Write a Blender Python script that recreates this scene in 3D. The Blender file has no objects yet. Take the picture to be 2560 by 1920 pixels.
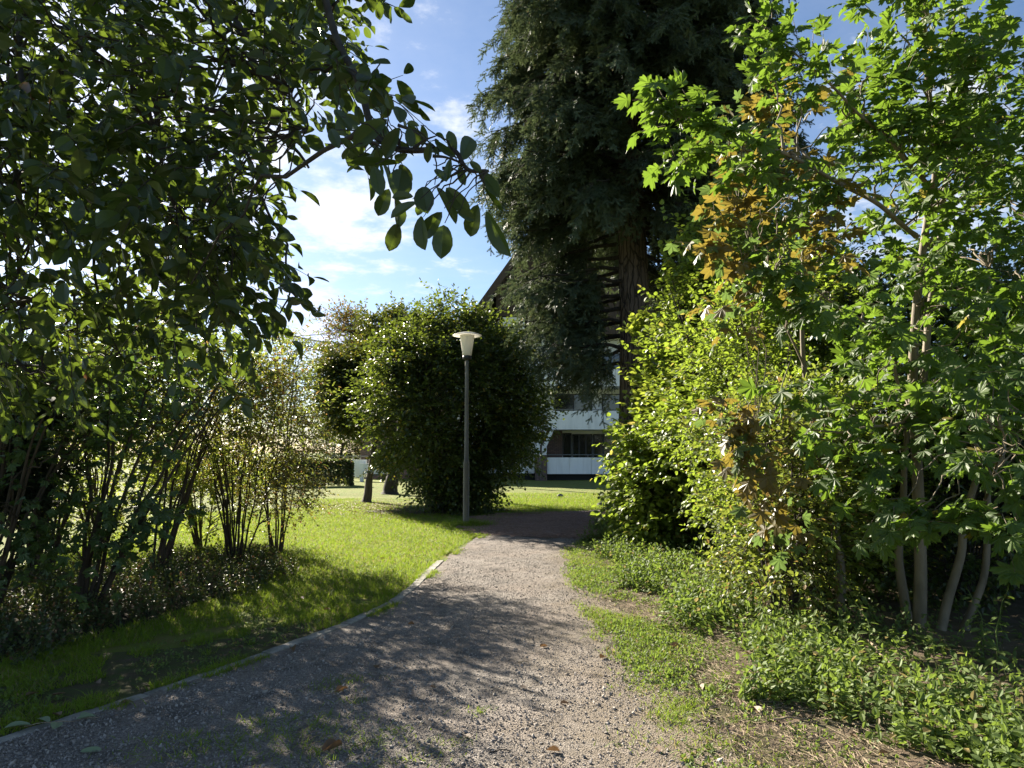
import bpy, math, random
import numpy as np
from mathutils import Vector
random.seed(7)
rng = np.random.default_rng(7)
SC = bpy.context.scene
COL = SC.collection
R = math.radians

# ------------------------------------------------------------------ camera
PITCH = math.atan(68 / 711.11)
CAM_H = 1.6
cd = bpy.data.cameras.new('camera')
cd.lens = 25.0; cd.sensor_width = 36.0; cd.clip_start = 0.05; cd.clip_end = 3000
cam = bpy.data.objects.new('camera', cd); COL.objects.link(cam)
cam.location = (0, 0, CAM_H); cam.rotation_euler = (math.pi / 2 + PITCH, 0, 0)
SC.camera = cam

# ------------------------------------------------------------------ sky, sun, exposure
SUN_AZ, SUN_EL = R(-38), R(28)          # azimuth from +Y, negative = to the left
SKY_STRENGTH, SUN_STRENGTH, EXPOSURE = 0.038, 5.0, 2.02
SC.view_settings.view_transform = 'Standard'; SC.view_settings.look = 'None'
SC.view_settings.exposure = EXPOSURE; SC.view_settings.gamma = 1.0
w = bpy.data.worlds.new('World'); SC.world = w; w.use_nodes = True
nt = w.node_tree; N, Lk = nt.nodes, nt.links; N.clear()
def nd(t, **k):
    n = N.new(t)
    for a, b in k.items(): setattr(n, a, b)
    return n
out = nd('ShaderNodeOutputWorld'); bg = nd('ShaderNodeBackground'); bg.inputs[1].default_value = SKY_STRENGTH
sky = nd('ShaderNodeTexSky', sky_type='NISHITA', sun_disc=False)
sky.sun_elevation = SUN_EL; sky.sun_rotation = SUN_AZ; sky.altitude = 100; sky.air_density = 1.0; sky.dust_density = 0.4; sky.ozone_density = 3.0
tc = nd('ShaderNodeTexCoord')
def sky_math(op, a, b=None, c=None):
    n = nd('ShaderNodeMath', operation=op)
    for i, v in enumerate((a, b, c)):
        if v is None: continue
        if isinstance(v, (int, float)): n.inputs[i].default_value = v
        else: Lk.new(v, n.inputs[i])
    return n.outputs[0]
sep = nd('ShaderNodeSeparateXYZ'); Lk.new(tc.outputs['Generated'], sep.inputs[0])
# project the view direction on a flat cloud layer
zz = sky_math('ADD', sky_math('MAXIMUM', sep.outputs[2], 0.0), 0.12)
cx = sky_math('DIVIDE', sep.outputs[0], zz); cy = sky_math('DIVIDE', sep.outputs[1], zz)
comb = nd('ShaderNodeCombineXYZ'); Lk.new(cx, comb.inputs[0]); Lk.new(cy, comb.inputs[1])
def sky_noise(scale, detail, rough, off=0):
    mp = nd('ShaderNodeVectorMath', operation='ADD'); mp.inputs[1].default_value = (off, off * 1.7, 0); Lk.new(comb.outputs[0], mp.inputs[0])
    n = nd('ShaderNodeTexNoise'); n.inputs['Scale'].default_value = scale; n.inputs['Detail'].default_value = detail
    n.inputs['Roughness'].default_value = rough; Lk.new(mp.outputs[0], n.inputs['Vector']); return n.outputs['Fac']
def sky_blob(d, width):
    """1 inside a bank of cloud, or of painted sun glare, standing in direction d, fading out at its width (radians)."""
    d = Vector(d).normalized()
    v = nd('ShaderNodeVectorMath', operation='DOT_PRODUCT'); Lk.new(tc.outputs['Generated'], v.inputs[0]); v.inputs[1].default_value = d
    m = nd('ShaderNodeMapRange'); m.interpolation_type = 'SMOOTHSTEP'
    m.inputs['From Min'].default_value = math.cos(width); m.inputs['From Max'].default_value = 1.0
    Lk.new(v.outputs['Value'], m.inputs['Value']); return m.outputs[0]
F = 711.11; ST, CT = math.sin(PITCH), math.cos(PITCH)
def ray(x, y):
    u, v = (x - 512) / F, (384 - y) / F
    return np.array([u, CT - v * ST, ST + v * CT])
banks = None
for (bx_, by_, wd, amp) in ((380, 205, .11, .12), (335, 235, .06, .10), (462, 108, .11, .11), (480, 145, .09, .08), (330, 335, .10, .08), (430, 275, .12, .05), (70, 130, .48, .28), (870, 140, .25, .10), (960, 230, .2, .12), (320, 430, .2, .14)):  # the widest bank, upper left, paints sun glare white behind the leaves
    b = sky_math('MULTIPLY', sky_blob(ray(bx_, by_), wd), amp)
    banks = b if banks is None else sky_math('ADD', banks, b)
n1 = sky_noise(5.0, 9, .62, 3.1); n2 = sky_noise(1.3, 4, .5, 9.0)
dens = sky_math('ADD', sky_math('ADD', n1, sky_math('MULTIPLY', sky_math('SUBTRACT', n2, .5), .35)), banks)
mr = nd('ShaderNodeMapRange'); mr.interpolation_type = 'SMOOTHSTEP'; mr.inputs['From Min'].default_value = .60; mr.inputs['From Max'].default_value = .90
mr.inputs['To Max'].default_value = .95; Lk.new(dens, mr.inputs['Value'])
thin = nd('ShaderNodeMapRange'); thin.inputs['From Min'].default_value = .40; thin.inputs['From Max'].default_value = .85; thin.inputs['To Max'].default_value = .12
Lk.new(dens, thin.inputs['Value'])
fac = sky_math('MAXIMUM', mr.outputs[0], thin.outputs[0])
cloudc = nd('ShaderNodeRGB'); cloudc.outputs[0].default_value = (7.6, 7.8, 8.2, 1)
skyt = nd('ShaderNodeMix', data_type='RGBA', blend_type='MULTIPLY'); skyt.inputs['Factor'].default_value = 1.0
Lk.new(sky.outputs[0], skyt.inputs['A']); skyt.inputs['B'].default_value = (1.0, 1.02, 1.06, 1)
mx = nd('ShaderNodeMix', data_type='RGBA'); Lk.new(fac, mx.inputs['Factor']); Lk.new(skyt.outputs['Result'], mx.inputs['A']); Lk.new(cloudc.outputs[0], mx.inputs['B'])
lite = nd('ShaderNodeMix', data_type='RGBA', blend_type='LIGHTEN'); lite.inputs['Factor'].default_value = 1.0
Lk.new(mx.outputs['Result'], lite.inputs['A']); Lk.new(skyt.outputs['Result'], lite.inputs['B'])
Lk.new(lite.outputs['Result'], bg.inputs[0]); Lk.new(bg.outputs[0], out.inputs[0])

sd = bpy.data.lights.new('sun', 'SUN'); sd.energy = SUN_STRENGTH; sd.angle = R(0.53); sd.color = (1.0, .91, .76)
sun = bpy.data.objects.new('sun', sd); COL.objects.link(sun)
TO_SUN = Vector((math.sin(SUN_AZ) * math.cos(SUN_EL), math.cos(SUN_AZ) * math.cos(SUN_EL), math.sin(SUN_EL)))
sun.rotation_euler = (-TO_SUN).to_track_quat('-Z', 'Y').to_euler(); sun.location = TO_SUN * 60

# ------------------------------------------------------------------ helpers
def px(x, y, Y):
    """World point at depth Y seen at pixel (x, y) of a 1024 x 768 frame."""
    d = ray(x, y); return np.array([0, 0, CAM_H]) + d * (Y / d[1])
def gp(x, y):
    d = ray(x, y); return np.array([0, 0, CAM_H]) + d * (CAM_H / -d[2])
def nrm(v):
    return v / np.maximum(np.linalg.norm(v, axis=-1, keepdims=True), 1e-9)

class MB:
    """Collects geometry and links it as ONE mesh object."""
    def __init__(s): s.v = []; s.l = []; s.t = []; s.m = []; s.n = 0
    def add(s, V, faces, mat=0):
        V = np.asarray(V, float).reshape(-1, 3)
        for F_ in faces:
            F_ = np.asarray(F_, int)
            if F_.size == 0: continue
            s.l.append((F_ + s.n).ravel()); s.t.append(np.full(len(F_), F_.shape[1])); s.m.append(np.full(len(F_), mat))
        s.v.append(V); s.n += len(V)
    def inst(s, tmpl, M, T, mat=0):
        tv, tf = tmpl
        V = np.einsum('nij,kj->nki', M, tv) + T[:, None, :]
        nv = len(tv); base = np.arange(len(T))[:, None, None] * nv
        s.add(V, [(base + np.asarray(f)[None]).reshape(-1, np.asarray(f).shape[1]) for f in tf], mat)
    def tube(s, pts, r, sides=6, cap=True, mat=0):
        P = np.asarray(pts, float); n = len(P); r = np.broadcast_to(np.asarray(r, float), (n,))
        T = nrm(np.gradient(P, axis=0)); ref = np.array([.31, .22, .93]) if abs(T[0][2]) < .8 else np.array([.93, .22, .31])
        A = nrm(np.cross(T, ref)); B = np.cross(T, A)
        a = np.arange(sides) * 2 * np.pi / sides
        V = P[:, None] + r[:, None, None] * (np.cos(a)[None, :, None] * A[:, None] + np.sin(a)[None, :, None] * B[:, None])
        i = np.arange(n - 1)[:, None]; j = np.arange(sides)[None]; k = (j + 1) % sides
        q = np.stack([i * sides + j + 0 * k, i * sides + k, (i + 1) * sides + k, (i + 1) * sides + j + 0 * k], -1).reshape(-1, 4)
        fs = [q]
        if cap: fs += [np.arange(sides)[None], (np.arange(sides)[::-1] + (n - 1) * sides)[None]]
        s.add(V, fs, mat)
    def box(s, a, b, mat=0):
        x0, y0, z0 = a; x1, y1, z1 = b
        V = [(x0, y0, z0), (x1, y0, z0), (x1, y1, z0), (x0, y1, z0), (x0, y0, z1), (x1, y0, z1), (x1, y1, z1), (x0, y1, z1)]
        s.add(V, [np.array([(0, 3, 2, 1), (4, 5, 6, 7), (0, 1, 5, 4), (1, 2, 6, 5), (2, 3, 7, 6), (3, 0, 4, 7)])], mat)
    def prism(s, poly, axis, a, b, mat=0):
        """Extrude a 2D outline along axis ('x','y','z') from a to b."""
        n = len(poly)
        def p3(p, h): return {'x': (h, p[0], p[1]), 'y': (p[0], h, p[1]), 'z': (p[0], p[1], h)}[axis]
        V = [p3(p, a) for p in poly] + [p3(p, b) for p in poly]
        q = [(i, (i + 1) % n, (i + 1) % n + n, i + n) for i in range(n)]
        s.add(V, [np.array(q), np.arange(n)[::-1][None], (np.arange(n) + n)[None]], mat)
    def lathe(s, prof, c=(0, 0, 0), sides=24, mat=0):
        a = np.arange(sides) * 2 * np.pi / sides; n = len(prof)
        V = np.array([[(r * math.cos(t) + c[0], r * math.sin(t) + c[1], z + c[2]) for t in a] for r, z in prof]).reshape(-1, 3)
        q = [(i * sides + j, i * sides + (j + 1) % sides, (i + 1) * sides + (j + 1) % sides, (i + 1) * sides + j) for i in range(n - 1) for j in range(sides)]
        s.add(V, [np.array(q)], mat)
    def build(s, name, mats, parent=None, smooth=False, origin=None):
        me = bpy.data.meshes.new(name)
        V = np.concatenate(s.v); L = np.concatenate(s.l); T = np.concatenate(s.t); M = np.concatenate(s.m)
        if origin is not None: V = V - np.asarray(origin)
        me.vertices.add(len(V)); me.vertices.foreach_set('co', V.astype(np.float32).ravel())
        me.loops.add(len(L)); me.loops.foreach_set('vertex_index', L.astype(np.int32))
        me.polygons.add(len(T)); me.polygons.foreach_set('loop_start', np.concatenate([[0], np.cumsum(T)[:-1]]).astype(np.int32))
        me.polygons.foreach_set('material_index', M.astype(np.int32))
        me.polygons.foreach_set('use_smooth', np.full(len(T), smooth))
        for m in (mats if isinstance(mats, (list, tuple)) else [mats]): me.materials.append(m)
        me.update(calc_edges=True)
        o = bpy.data.objects.new(name, me); COL.objects.link(o)
        if parent is not None: o.parent = parent
        elif origin is not None: o.location = origin
        return o

def thing(name, loc, label, cat, group=None):
    o = bpy.data.objects.new(name, None); COL.objects.link(o); o.location = loc; o.empty_display_size = .3
    return tag(o, label, cat, group)
def tag(o, label=None, cat=None, group=None, kind=None):
    if label: o['label'] = label
    if cat: o['category'] = cat
    if group: o['group'] = group
    if kind: o['kind'] = kind
    return o
def copy_tree(o, parent=None):
    c = o.copy(); COL.objects.link(c)
    if parent is not None: c.parent = parent
    for ch in list(o.children): copy_tree(ch, c)
    return c

def curve(pts, n=10, wig=0.0):
    """Catmull-Rom through the points, n steps per span, with a little wander."""
    P = np.asarray(pts, float)
    Q = np.vstack([2 * P[0] - P[1], P, 2 * P[-1] - P[-2]])
    o = []
    for i in range(len(P) - 1):
        p0, p1, p2, p3 = Q[i:i + 4]
        for t in np.linspace(0, 1, n, endpoint=False):
            o.append(.5 * (2 * p1 + (p2 - p0) * t + (2 * p0 - 5 * p1 + 4 * p2 - p3) * t * t + (3 * p1 - p0 - 3 * p2 + p3) * t ** 3))
    o.append(P[-1]); o = np.array(o)
    if wig:
        k = np.linspace(0, 1, len(o))[:, None]; ph = rng.uniform(0, 6.28, (3, 3))
        o += wig * (np.sin(k * 9 + ph[0]) + .6 * np.sin(k * 21 + ph[1]) - np.sin(ph[0]) - .6 * np.sin(ph[1])) * np.minimum(1, k * 4)
    return o

# ------------------------------------------------------------------ materials
def mat(name):
    m = bpy.data.materials.new(name); m.use_nodes = True
    t = m.node_tree; t.nodes.clear(); return m, t.nodes, t.links
def mix_rgb(n, l, fac, a, b, blend='MIX'):
    x = n.new('ShaderNodeMix'); x.data_type = 'RGBA'; x.blend_type = blend
    for s, v in (('Factor', fac), ('A', a), ('B', b)):
        if isinstance(v, (int, float)): x.inputs[s].default_value = v
        elif isinstance(v, tuple): x.inputs[s].default_value = (*v, 1)[:4]
        else: l.new(v, x.inputs[s])
    return x.outputs['Result']
def noise(n, l, scale, detail=4, rough=.55, vec=None):
    x = n.new('ShaderNodeTexNoise'); x.inputs['Scale'].default_value = scale; x.inputs['Detail'].default_value = detail; x.inputs['Roughness'].default_value = rough
    if vec is not None: l.new(vec, x.inputs['Vector'])
    return x.outputs['Fac']
def ramp(n, l, v, lo, hi, a=0.0, b=1.0):
    x = n.new('ShaderNodeMapRange'); x.inputs['From Min'].default_value = lo; x.inputs['From Max'].default_value = hi
    x.inputs['To Min'].default_value = a; x.inputs['To Max'].default_value = b; l.new(v, x.inputs['Value']); return x.outputs[0]
def leafmat(name, c1, c2, tr, rough=.42, k=.42, c3=None, rare=.04, spec=.5):
    """Leaf: glossy front mixed with light let through; every leaf its own tint, some turned (c3)."""
    m, n, l = mat(name)
    g = n.new('ShaderNodeNewGeometry'); rp = g.outputs['Random Per Island']
    tcn = n.new('ShaderNodeTexCoord'); big = noise(n, l, .9, 2, .5, tcn.outputs['Object'])
    f = n.new('ShaderNodeMath'); f.operation = 'ADD'; l.new(ramp(n, l, rp, 0, 1, -.1, .75), f.inputs[0]); l.new(ramp(n, l, big, .3, .7, 0, .4), f.inputs[1]); f.use_clamp = True
    c = mix_rgb(n, l, f.outputs[0], c1, c2)
    tcol = mix_rgb(n, l, f.outputs[0], tuple(v * .8 for v in tr), tr)
    if c3:
        w_ = n.new('ShaderNodeTexWhiteNoise'); w_.noise_dimensions = '1D'; l.new(rp, w_.inputs['W'])
        s_ = n.new('ShaderNodeMath'); s_.operation = 'LESS_THAN'; l.new(w_.outputs['Value'], s_.inputs[0]); s_.inputs[1].default_value = rare
        c = mix_rgb(n, l, s_.outputs[0], c, c3); tcol = mix_rgb(n, l, s_.outputs[0], tcol, tuple(min(.8, v * 2) for v in c3))
    p = n.new('ShaderNodeBsdfPrincipled'); l.new(c, p.inputs['Base Color']); p.inputs['Roughness'].default_value = rough; p.inputs['Specular IOR Level'].default_value = spec
    t = n.new('ShaderNodeBsdfTranslucent'); l.new(tcol, t.inputs['Color'])
    x = n.new('ShaderNodeMixShader'); x.inputs[0].default_value = k; l.new(p.outputs[0], x.inputs[1]); l.new(t.outputs[0], x.inputs[2])
    o = n.new('ShaderNodeOutputMaterial'); l.new(x.outputs[0], o.inputs[0]); return m
def solid(name, c1, c2=None, scale=8, rough=.8, bump=0.0, bscale=40, stretch=(1, 1, 1), metal=0.0, detail=6, lo=.35, hi=.65, spec=.4, bdist=.01):
    m, n, l = mat(name)
    tcn = n.new('ShaderNodeTexCoord'); mp = n.new('ShaderNodeMapping'); mp.inputs['Scale'].default_value = stretch; l.new(tcn.outputs['Object'], mp.inputs[0])
    p = n.new('ShaderNodeBsdfPrincipled'); p.inputs['Roughness'].default_value = rough; p.inputs['Metallic'].default_value = metal; p.inputs['Specular IOR Level'].default_value = spec
    if c2:
        l.new(mix_rgb(n, l, ramp(n, l, noise(n, l, scale, detail, .6, mp.outputs[0]), lo, hi), c1, c2), p.inputs['Base Color'])
    else: p.inputs['Base Color'].default_value = (*c1, 1)
    if bump:
        b = n.new('ShaderNodeBump'); b.inputs['Strength'].default_value = bump; b.inputs['Distance'].default_value = bdist
        l.new(noise(n, l, bscale, 6, .65, mp.outputs[0]), b.inputs['Height']); l.new(b.outputs[0], p.inputs['Normal'])
    o = n.new('ShaderNodeOutputMaterial'); l.new(p.outputs[0], o.inputs[0]); return m

M = {}
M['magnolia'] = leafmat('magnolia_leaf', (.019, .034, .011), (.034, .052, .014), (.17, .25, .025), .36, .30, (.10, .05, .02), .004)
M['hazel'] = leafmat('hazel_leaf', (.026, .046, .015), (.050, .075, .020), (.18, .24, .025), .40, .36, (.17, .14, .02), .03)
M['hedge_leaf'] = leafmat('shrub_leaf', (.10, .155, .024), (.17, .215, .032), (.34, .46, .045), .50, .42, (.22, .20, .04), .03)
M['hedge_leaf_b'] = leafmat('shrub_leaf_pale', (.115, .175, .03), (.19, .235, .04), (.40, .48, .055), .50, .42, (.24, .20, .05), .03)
M['maple'] = leafmat('maple_leaf', (.045, .085, .019), (.080, .128, .026), (.19, .31, .03), .52, .42, (.20, .17, .03), .006, .4)
M['bronze'] = leafmat('bronze_leaf', (.085, .075, .025), (.14, .105, .03), (.31, .24, .04), .42, .40, (.07, .11, .025), .35)
M['thicket'] = leafmat('thicket_leaf', (.060, .095, .024), (.11, .145, .032), (.30, .36, .05), .42, .42, (.17, .11, .035), .08)
M['lobed'] = leafmat('lobed_leaf', (.040, .078, .026), (.065, .105, .032), (.15, .25, .035), .36, .32)
M['yellowing'] = leafmat('yellowing_leaf', (.10, .115, .028), (.17, .15, .035), (.36, .34, .05), .45, .42, (.16, .09, .03), .15)
M['rust'] = leafmat('rusty_leaf', (.10, .062, .025), (.13, .095, .03), (.26, .17, .04), .5, .40, (.09, .12, .03), .3)
M['far_tree'] = leafmat('far_leaf', (.05, .08, .022), (.09, .115, .03), (.20, .25, .04), .5, .36, (.20, .12, .03), .12)
M['needles'] = leafmat('needle', (.040, .064, .038), (.098, .126, .072), (.13, .17, .07), .55, .22, (.10, .075, .04), .02, .3)
M['yew'] = leafmat('yew_needle', (.016, .028, .012), (.026, .042, .018), (.03, .05, .015), .5, .15)
M['nettle'] = leafmat('nettle_leaf', (.085, .135, .036), (.15, .20, .06), (.24, .34, .05), .60, .38, (.16, .13, .05), .05, .3)
M['bramble'] = leafmat('ground_leaf', (.040, .070, .022), (.075, .095, .030), (.14, .18, .03), .45, .32, (.10, .06, .03), .15)
M['blade'] = leafmat('grass_blade', (.105, .185, .016), (.18, .25, .026), (.32, .44, .035), .65, .38, (.22, .18, .08), .12, .2)
M['bark'] = solid('bark', (.045, .033, .024), (.10, .078, .058), 14, .9, .8, 30, (1, 1, .25))
M['dark_bark'] = solid('dark_bark', (.024, .019, .015), (.05, .042, .034), 18, .9, .6, 30, (1, 1, .3))
M['maple_bark'] = solid('maple_bark', (.11, .088, .055), (.20, .16, .108), 9, .75, .4, 30, (1, 1, .35))
M['stem'] = solid('shrub_stem', (.032, .024, .018), (.075, .056, .04), 10, .85, .3, 40, (1, 1, .3))
def bark_furrow():
    m, n, l = mat('conifer_bark')
    tcn = n.new('ShaderNodeTexCoord'); mp = n.new('ShaderNodeMapping'); mp.inputs['Scale'].default_value = (1, 1, .13); l.new(tcn.outputs['Object'], mp.inputs[0])
    ns = n.new('ShaderNodeTexNoise'); ns.inputs['Scale'].default_value = 3; l.new(tcn.outputs['Object'], ns.inputs['Vector'])
    add = n.new('ShaderNodeVectorMath'); add.operation = 'MULTIPLY_ADD'; l.new(ns.outputs['Color'], add.inputs[0]); add.inputs[1].default_value = (.12, .12, .12); l.new(mp.outputs[0], add.inputs[2])
    v = n.new('ShaderNodeTexVoronoi'); v.feature = 'DISTANCE_TO_EDGE'; v.inputs['Scale'].default_value = 11; l.new(add.outputs[0], v.inputs['Vector'])
    h = ramp(n, l, v.outputs['Distance'], 0, .12); g = noise(n, l, 26, 6, .7, mp.outputs[0])
    c = mix_rgb(n, l, h, (.028, .02, .015), mix_rgb(n, l, ramp(n, l, g, .3, .7), (.085, .062, .046), (.17, .125, .095)))
    p = n.new('ShaderNodeBsdfPrincipled'); p.inputs['Roughness'].default_value = .95; l.new(c, p.inputs['Base Color'])
    a = n.new('ShaderNodeMath'); a.operation = 'MULTIPLY_ADD'; l.new(g, a.inputs[0]); a.inputs[1].default_value = .5; l.new(h, a.inputs[2])
    b = n.new('ShaderNodeBump'); b.inputs['Strength'].default_value = 1.0; b.inputs['Distance'].default_value = .04; l.new(a.outputs[0], b.inputs['Height']); l.new(b.outputs[0], p.inputs['Normal'])
    o = n.new('ShaderNodeOutputMaterial'); l.new(p.outputs[0], o.inputs[0]); return m
M['conifer_bark'] = bark_furrow()

def ground_mat(name, cols, scales, bump=.5, bscale=60, rough=.95, bdist=.02):
    """Three tints mixed by two noises, with a grain of small lumps."""
    m, n, l = mat(name)
    tcn = n.new('ShaderNodeTexCoord'); v = tcn.outputs['Object']
    a = ramp(n, l, noise(n, l, scales[0], 6, .6, v), .38, .62); b = ramp(n, l, noise(n, l, scales[1], 5, .7, v), .42, .62)
    c = mix_rgb(n, l, b, mix_rgb(n, l, a, cols[0], cols[1]), cols[2])
    p = n.new('ShaderNodeBsdfPrincipled'); p.inputs['Roughness'].default_value = rough; p.inputs['Specular IOR Level'].default_value = .25; l.new(c, p.inputs['Base Color'])
    bp = n.new('ShaderNodeBump'); bp.inputs['Strength'].default_value = bump; bp.inputs['Distance'].default_value = bdist
    l.new(noise(n, l, bscale, 8, .75, v), bp.inputs['Height']); l.new(bp.outputs[0], p.inputs['Normal'])
    o = n.new('ShaderNodeOutputMaterial'); l.new(p.outputs[0], o.inputs[0]); return m
M['lawn'] = ground_mat('lawn_turf', ((.10, .15, .018), (.15, .195, .028), (.18, .17, .05)), (.45, 2.6), .8, 55, bdist=.04)
M['soil'] = ground_mat('bed_soil', ((.035, .026, .019), (.065, .048, .034), (.045, .05, .022)), (2.2, 7), .9, 45, bdist=.03)
M['verge'] = ground_mat('verge_soil', ((.11, .078, .052), (.19, .14, .10), (.10, .095, .04)), (1.6, 6), .9, 60, bdist=.03)
M['worn'] = ground_mat('worn_turf', ((.085, .075, .035), (.11, .082, .052), (.075, .10, .025)), (1.8, 5), .9, 60, bdist=.03)
M['litter'] = ground_mat('needle_litter', ((.27, .165, .12), (.36, .245, .19), (.20, .135, .10)), (1.5, 9), .9, 60, bdist=.03)
def path_mat():
    m, n, l = mat('gravel')
    tcn = n.new('ShaderNodeTexCoord'); v = tcn.outputs['Object']
    vo = n.new('ShaderNodeTexVoronoi'); vo.inputs['Scale'].default_value = 95; l.new(v, vo.inputs['Vector'])
    wn = n.new('ShaderNodeSeparateColor'); l.new(vo.outputs['Color'], wn.inputs[0])
    base = mix_rgb(n, l, ramp(n, l, wn.outputs[0], 0, 1), (.10, .088, .078), (.35, .31, .275))
    base = mix_rgb(n, l, ramp(n, l, noise(n, l, 1.1, 5, .6, v), .4, .68), base, (.22, .18, .15))
    base = mix_rgb(n, l, ramp(n, l, noise(n, l, 3.2, 6, .7, v), .50, .66, 0, .8), base, (.075, .066, .058))
    at = n.new('ShaderNodeAttribute'); at.attribute_name = 'across'
    e = n.new('ShaderNodeMath'); e.operation = 'ADD'; l.new(at.outputs['Fac'], e.inputs[0]); l.new(ramp(n, l, noise(n, l, 2.5, 6, .7, v), .2, .8, -.22, .22), e.inputs[1])
    base = mix_rgb(n, l, ramp(n, l, e.outputs[0], .66, .98, 0, .9), base, (.17, .135, .09))
    p = n.new('ShaderNodeBsdfPrincipled'); p.inputs['Roughness'].default_value = .9; p.inputs['Specular IOR Level'].default_value = .3; l.new(base, p.inputs['Base Color'])
    h = n.new('ShaderNodeMath'); h.operation = 'MULTIPLY_ADD'; l.new(noise(n, l, 24, 8, .8, v), h.inputs[0]); h.inputs[1].default_value = 1.3; l.new(vo.outputs['Distance'], h.inputs[2])
    b = n.new('ShaderNodeBump'); b.inputs['Strength'].default_value = .9; b.inputs['Distance'].default_value = .014; l.new(h.outputs[0], b.inputs['Height']); l.new(b.outputs[0], p.inputs['Normal'])
    o = n.new('ShaderNodeOutputMaterial'); l.new(p.outputs[0], o.inputs[0]); return m
M['path'] = path_mat()
def pebble_mat():
    m, n, l = mat('pebble')
    g = n.new('ShaderNodeNewGeometry')
    c = mix_rgb(n, l, ramp(n, l, g.outputs['Random Per Island'], 0, 1), (.14, .125, .11), (.40, .355, .315))
    p = n.new('ShaderNodeBsdfPrincipled'); p.inputs['Roughness'].default_value = .85; l.new(c, p.inputs['Base Color'])
    o = n.new('ShaderNodeOutputMaterial'); l.new(p.outputs[0], o.inputs[0]); return m
M['pebble'] = pebble_mat()
M['concrete'] = solid('kerb_concrete', (.13, .125, .105), (.34, .32, .28), 6, .9, .5, 60)
M['panel'] = solid('white_concrete', (.74, .73, .70), (.88, .87, .84), 1.6, .75, .1, 20, (2.2, 2.2, .35), detail=8, lo=.30, hi=.55)
M['plaster'] = solid('white_render', (.66, .66, .66), (.78, .78, .77), 1.2, .8)
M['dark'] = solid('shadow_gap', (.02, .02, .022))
M['wood'] = solid('dark_cladding', (.045, .030, .022), (.085, .058, .042), 6, .75, .2, 20, (6, 6, .4))
M['roof'] = solid('roof_tile', (.055, .042, .036), (.10, .075, .062), 5, .85, .3, 12)
M['frame'] = solid('window_frame', (.03, .028, .027), rough=.5)
M['metal'] = solid('grey_metal', (.22, .22, .22), (.30, .30, .29), 20, .45, metal=.6)
M['pole'] = solid('lamp_pole', (.105, .095, .085), (.18, .165, .145), 7, .6, .15, 30, (1, 1, .15), metal=.2)
M['pipe'] = solid('brown_pipe', (.13, .10, .08), (.17, .13, .11), 5, .5)
M['blackmetal'] = solid('black_collar', (.025, .024, .023), rough=.5)
M['crane'] = solid('crane_paint', (.32, .30, .26), (.42, .38, .30), 1, .6)
M['cable'] = solid('cable', (.09, .09, .10), rough=.7)
M['stick'] = solid('dry_stick', (.19, .145, .095), (.34, .27, .18), 30, .9)
M['stone'] = solid('grey_stone', (.10, .095, .085), (.20, .19, .17), 30, .9, .5, 80)
M['deadleaf'] = leafmat('dead_leaf', (.13, .075, .04), (.24, .16, .085), (.22, .12, .05), .6, .2)
M['greenleaf'] = leafmat('fresh_fallen_leaf', (.20, .27, .14), (.34, .40, .26), (.22, .30, .1), .5, .25)
M['terracotta'] = solid('terracotta', (.30, .11, .06), (.36, .15, .08), 8, .8)
def brick_mat():
    m, n, l = mat('brick')
    tcn = n.new('ShaderNodeTexCoord'); s = n.new('ShaderNodeSeparateXYZ'); l.new(tcn.outputs['Object'], s.inputs[0])
    a = n.new('ShaderNodeMath'); l.new(s.outputs[0], a.inputs[0]); l.new(s.outputs[1], a.inputs[1])
    cb = n.new('ShaderNodeCombineXYZ'); l.new(a.outputs[0], cb.inputs[0]); l.new(s.outputs[2], cb.inputs[1])
    b = n.new('ShaderNodeTexBrick'); l.new(cb.outputs[0], b.inputs['Vector']); b.inputs['Scale'].default_value = 1
    b.inputs['Brick Width'].default_value = .25; b.inputs['Row Height'].default_value = .083; b.inputs['Mortar Size'].default_value = .009
    b.inputs['Color1'].default_value = (.19, .12, .095, 1); b.inputs['Color2'].default_value = (.13, .085, .07, 1); b.inputs['Mortar'].default_value = (.06, .055, .05, 1)
    p = n.new('ShaderNodeBsdfPrincipled'); p.inputs['Roughness'].default_value = .9; l.new(b.outputs['Color'], p.inputs['Base Color'])
    o = n.new('ShaderNodeOutputMaterial'); l.new(p.outputs[0], o.inputs[0]); return m
M['brick'] = brick_mat()
def glass_mat():
    m, n, l = mat('window_glass')
    p = n.new('ShaderNodeBsdfPrincipled'); p.inputs['Base Color'].default_value = (.012, .014, .016, 1); p.inputs['Roughness'].default_value = .05; p.inputs['Specular IOR Level'].default_value = .8
    o = n.new('ShaderNodeOutputMaterial'); l.new(p.outputs[0], o.inputs[0]); return m
M['glass'] = glass_mat()
def shade_mat():
    m, n, l = mat('lamp_shade')
    p = n.new('ShaderNodeBsdfPrincipled'); p.inputs['Base Color'].default_value = (.80, .79, .75, 1); p.inputs['Roughness'].default_value = .35
    t = n.new('ShaderNodeBsdfTranslucent'); t.inputs['Color'].default_value = (.85, .83, .77, 1)
    x = n.new('ShaderNodeMixShader'); x.inputs[0].default_value = .55; l.new(p.outputs[0], x.inputs[1]); l.new(t.outputs[0], x.inputs[2])
    o = n.new('ShaderNodeOutputMaterial'); l.new(x.outputs[0], o.inputs[0]); return m
M['shade'] = shade_mat()

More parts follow.
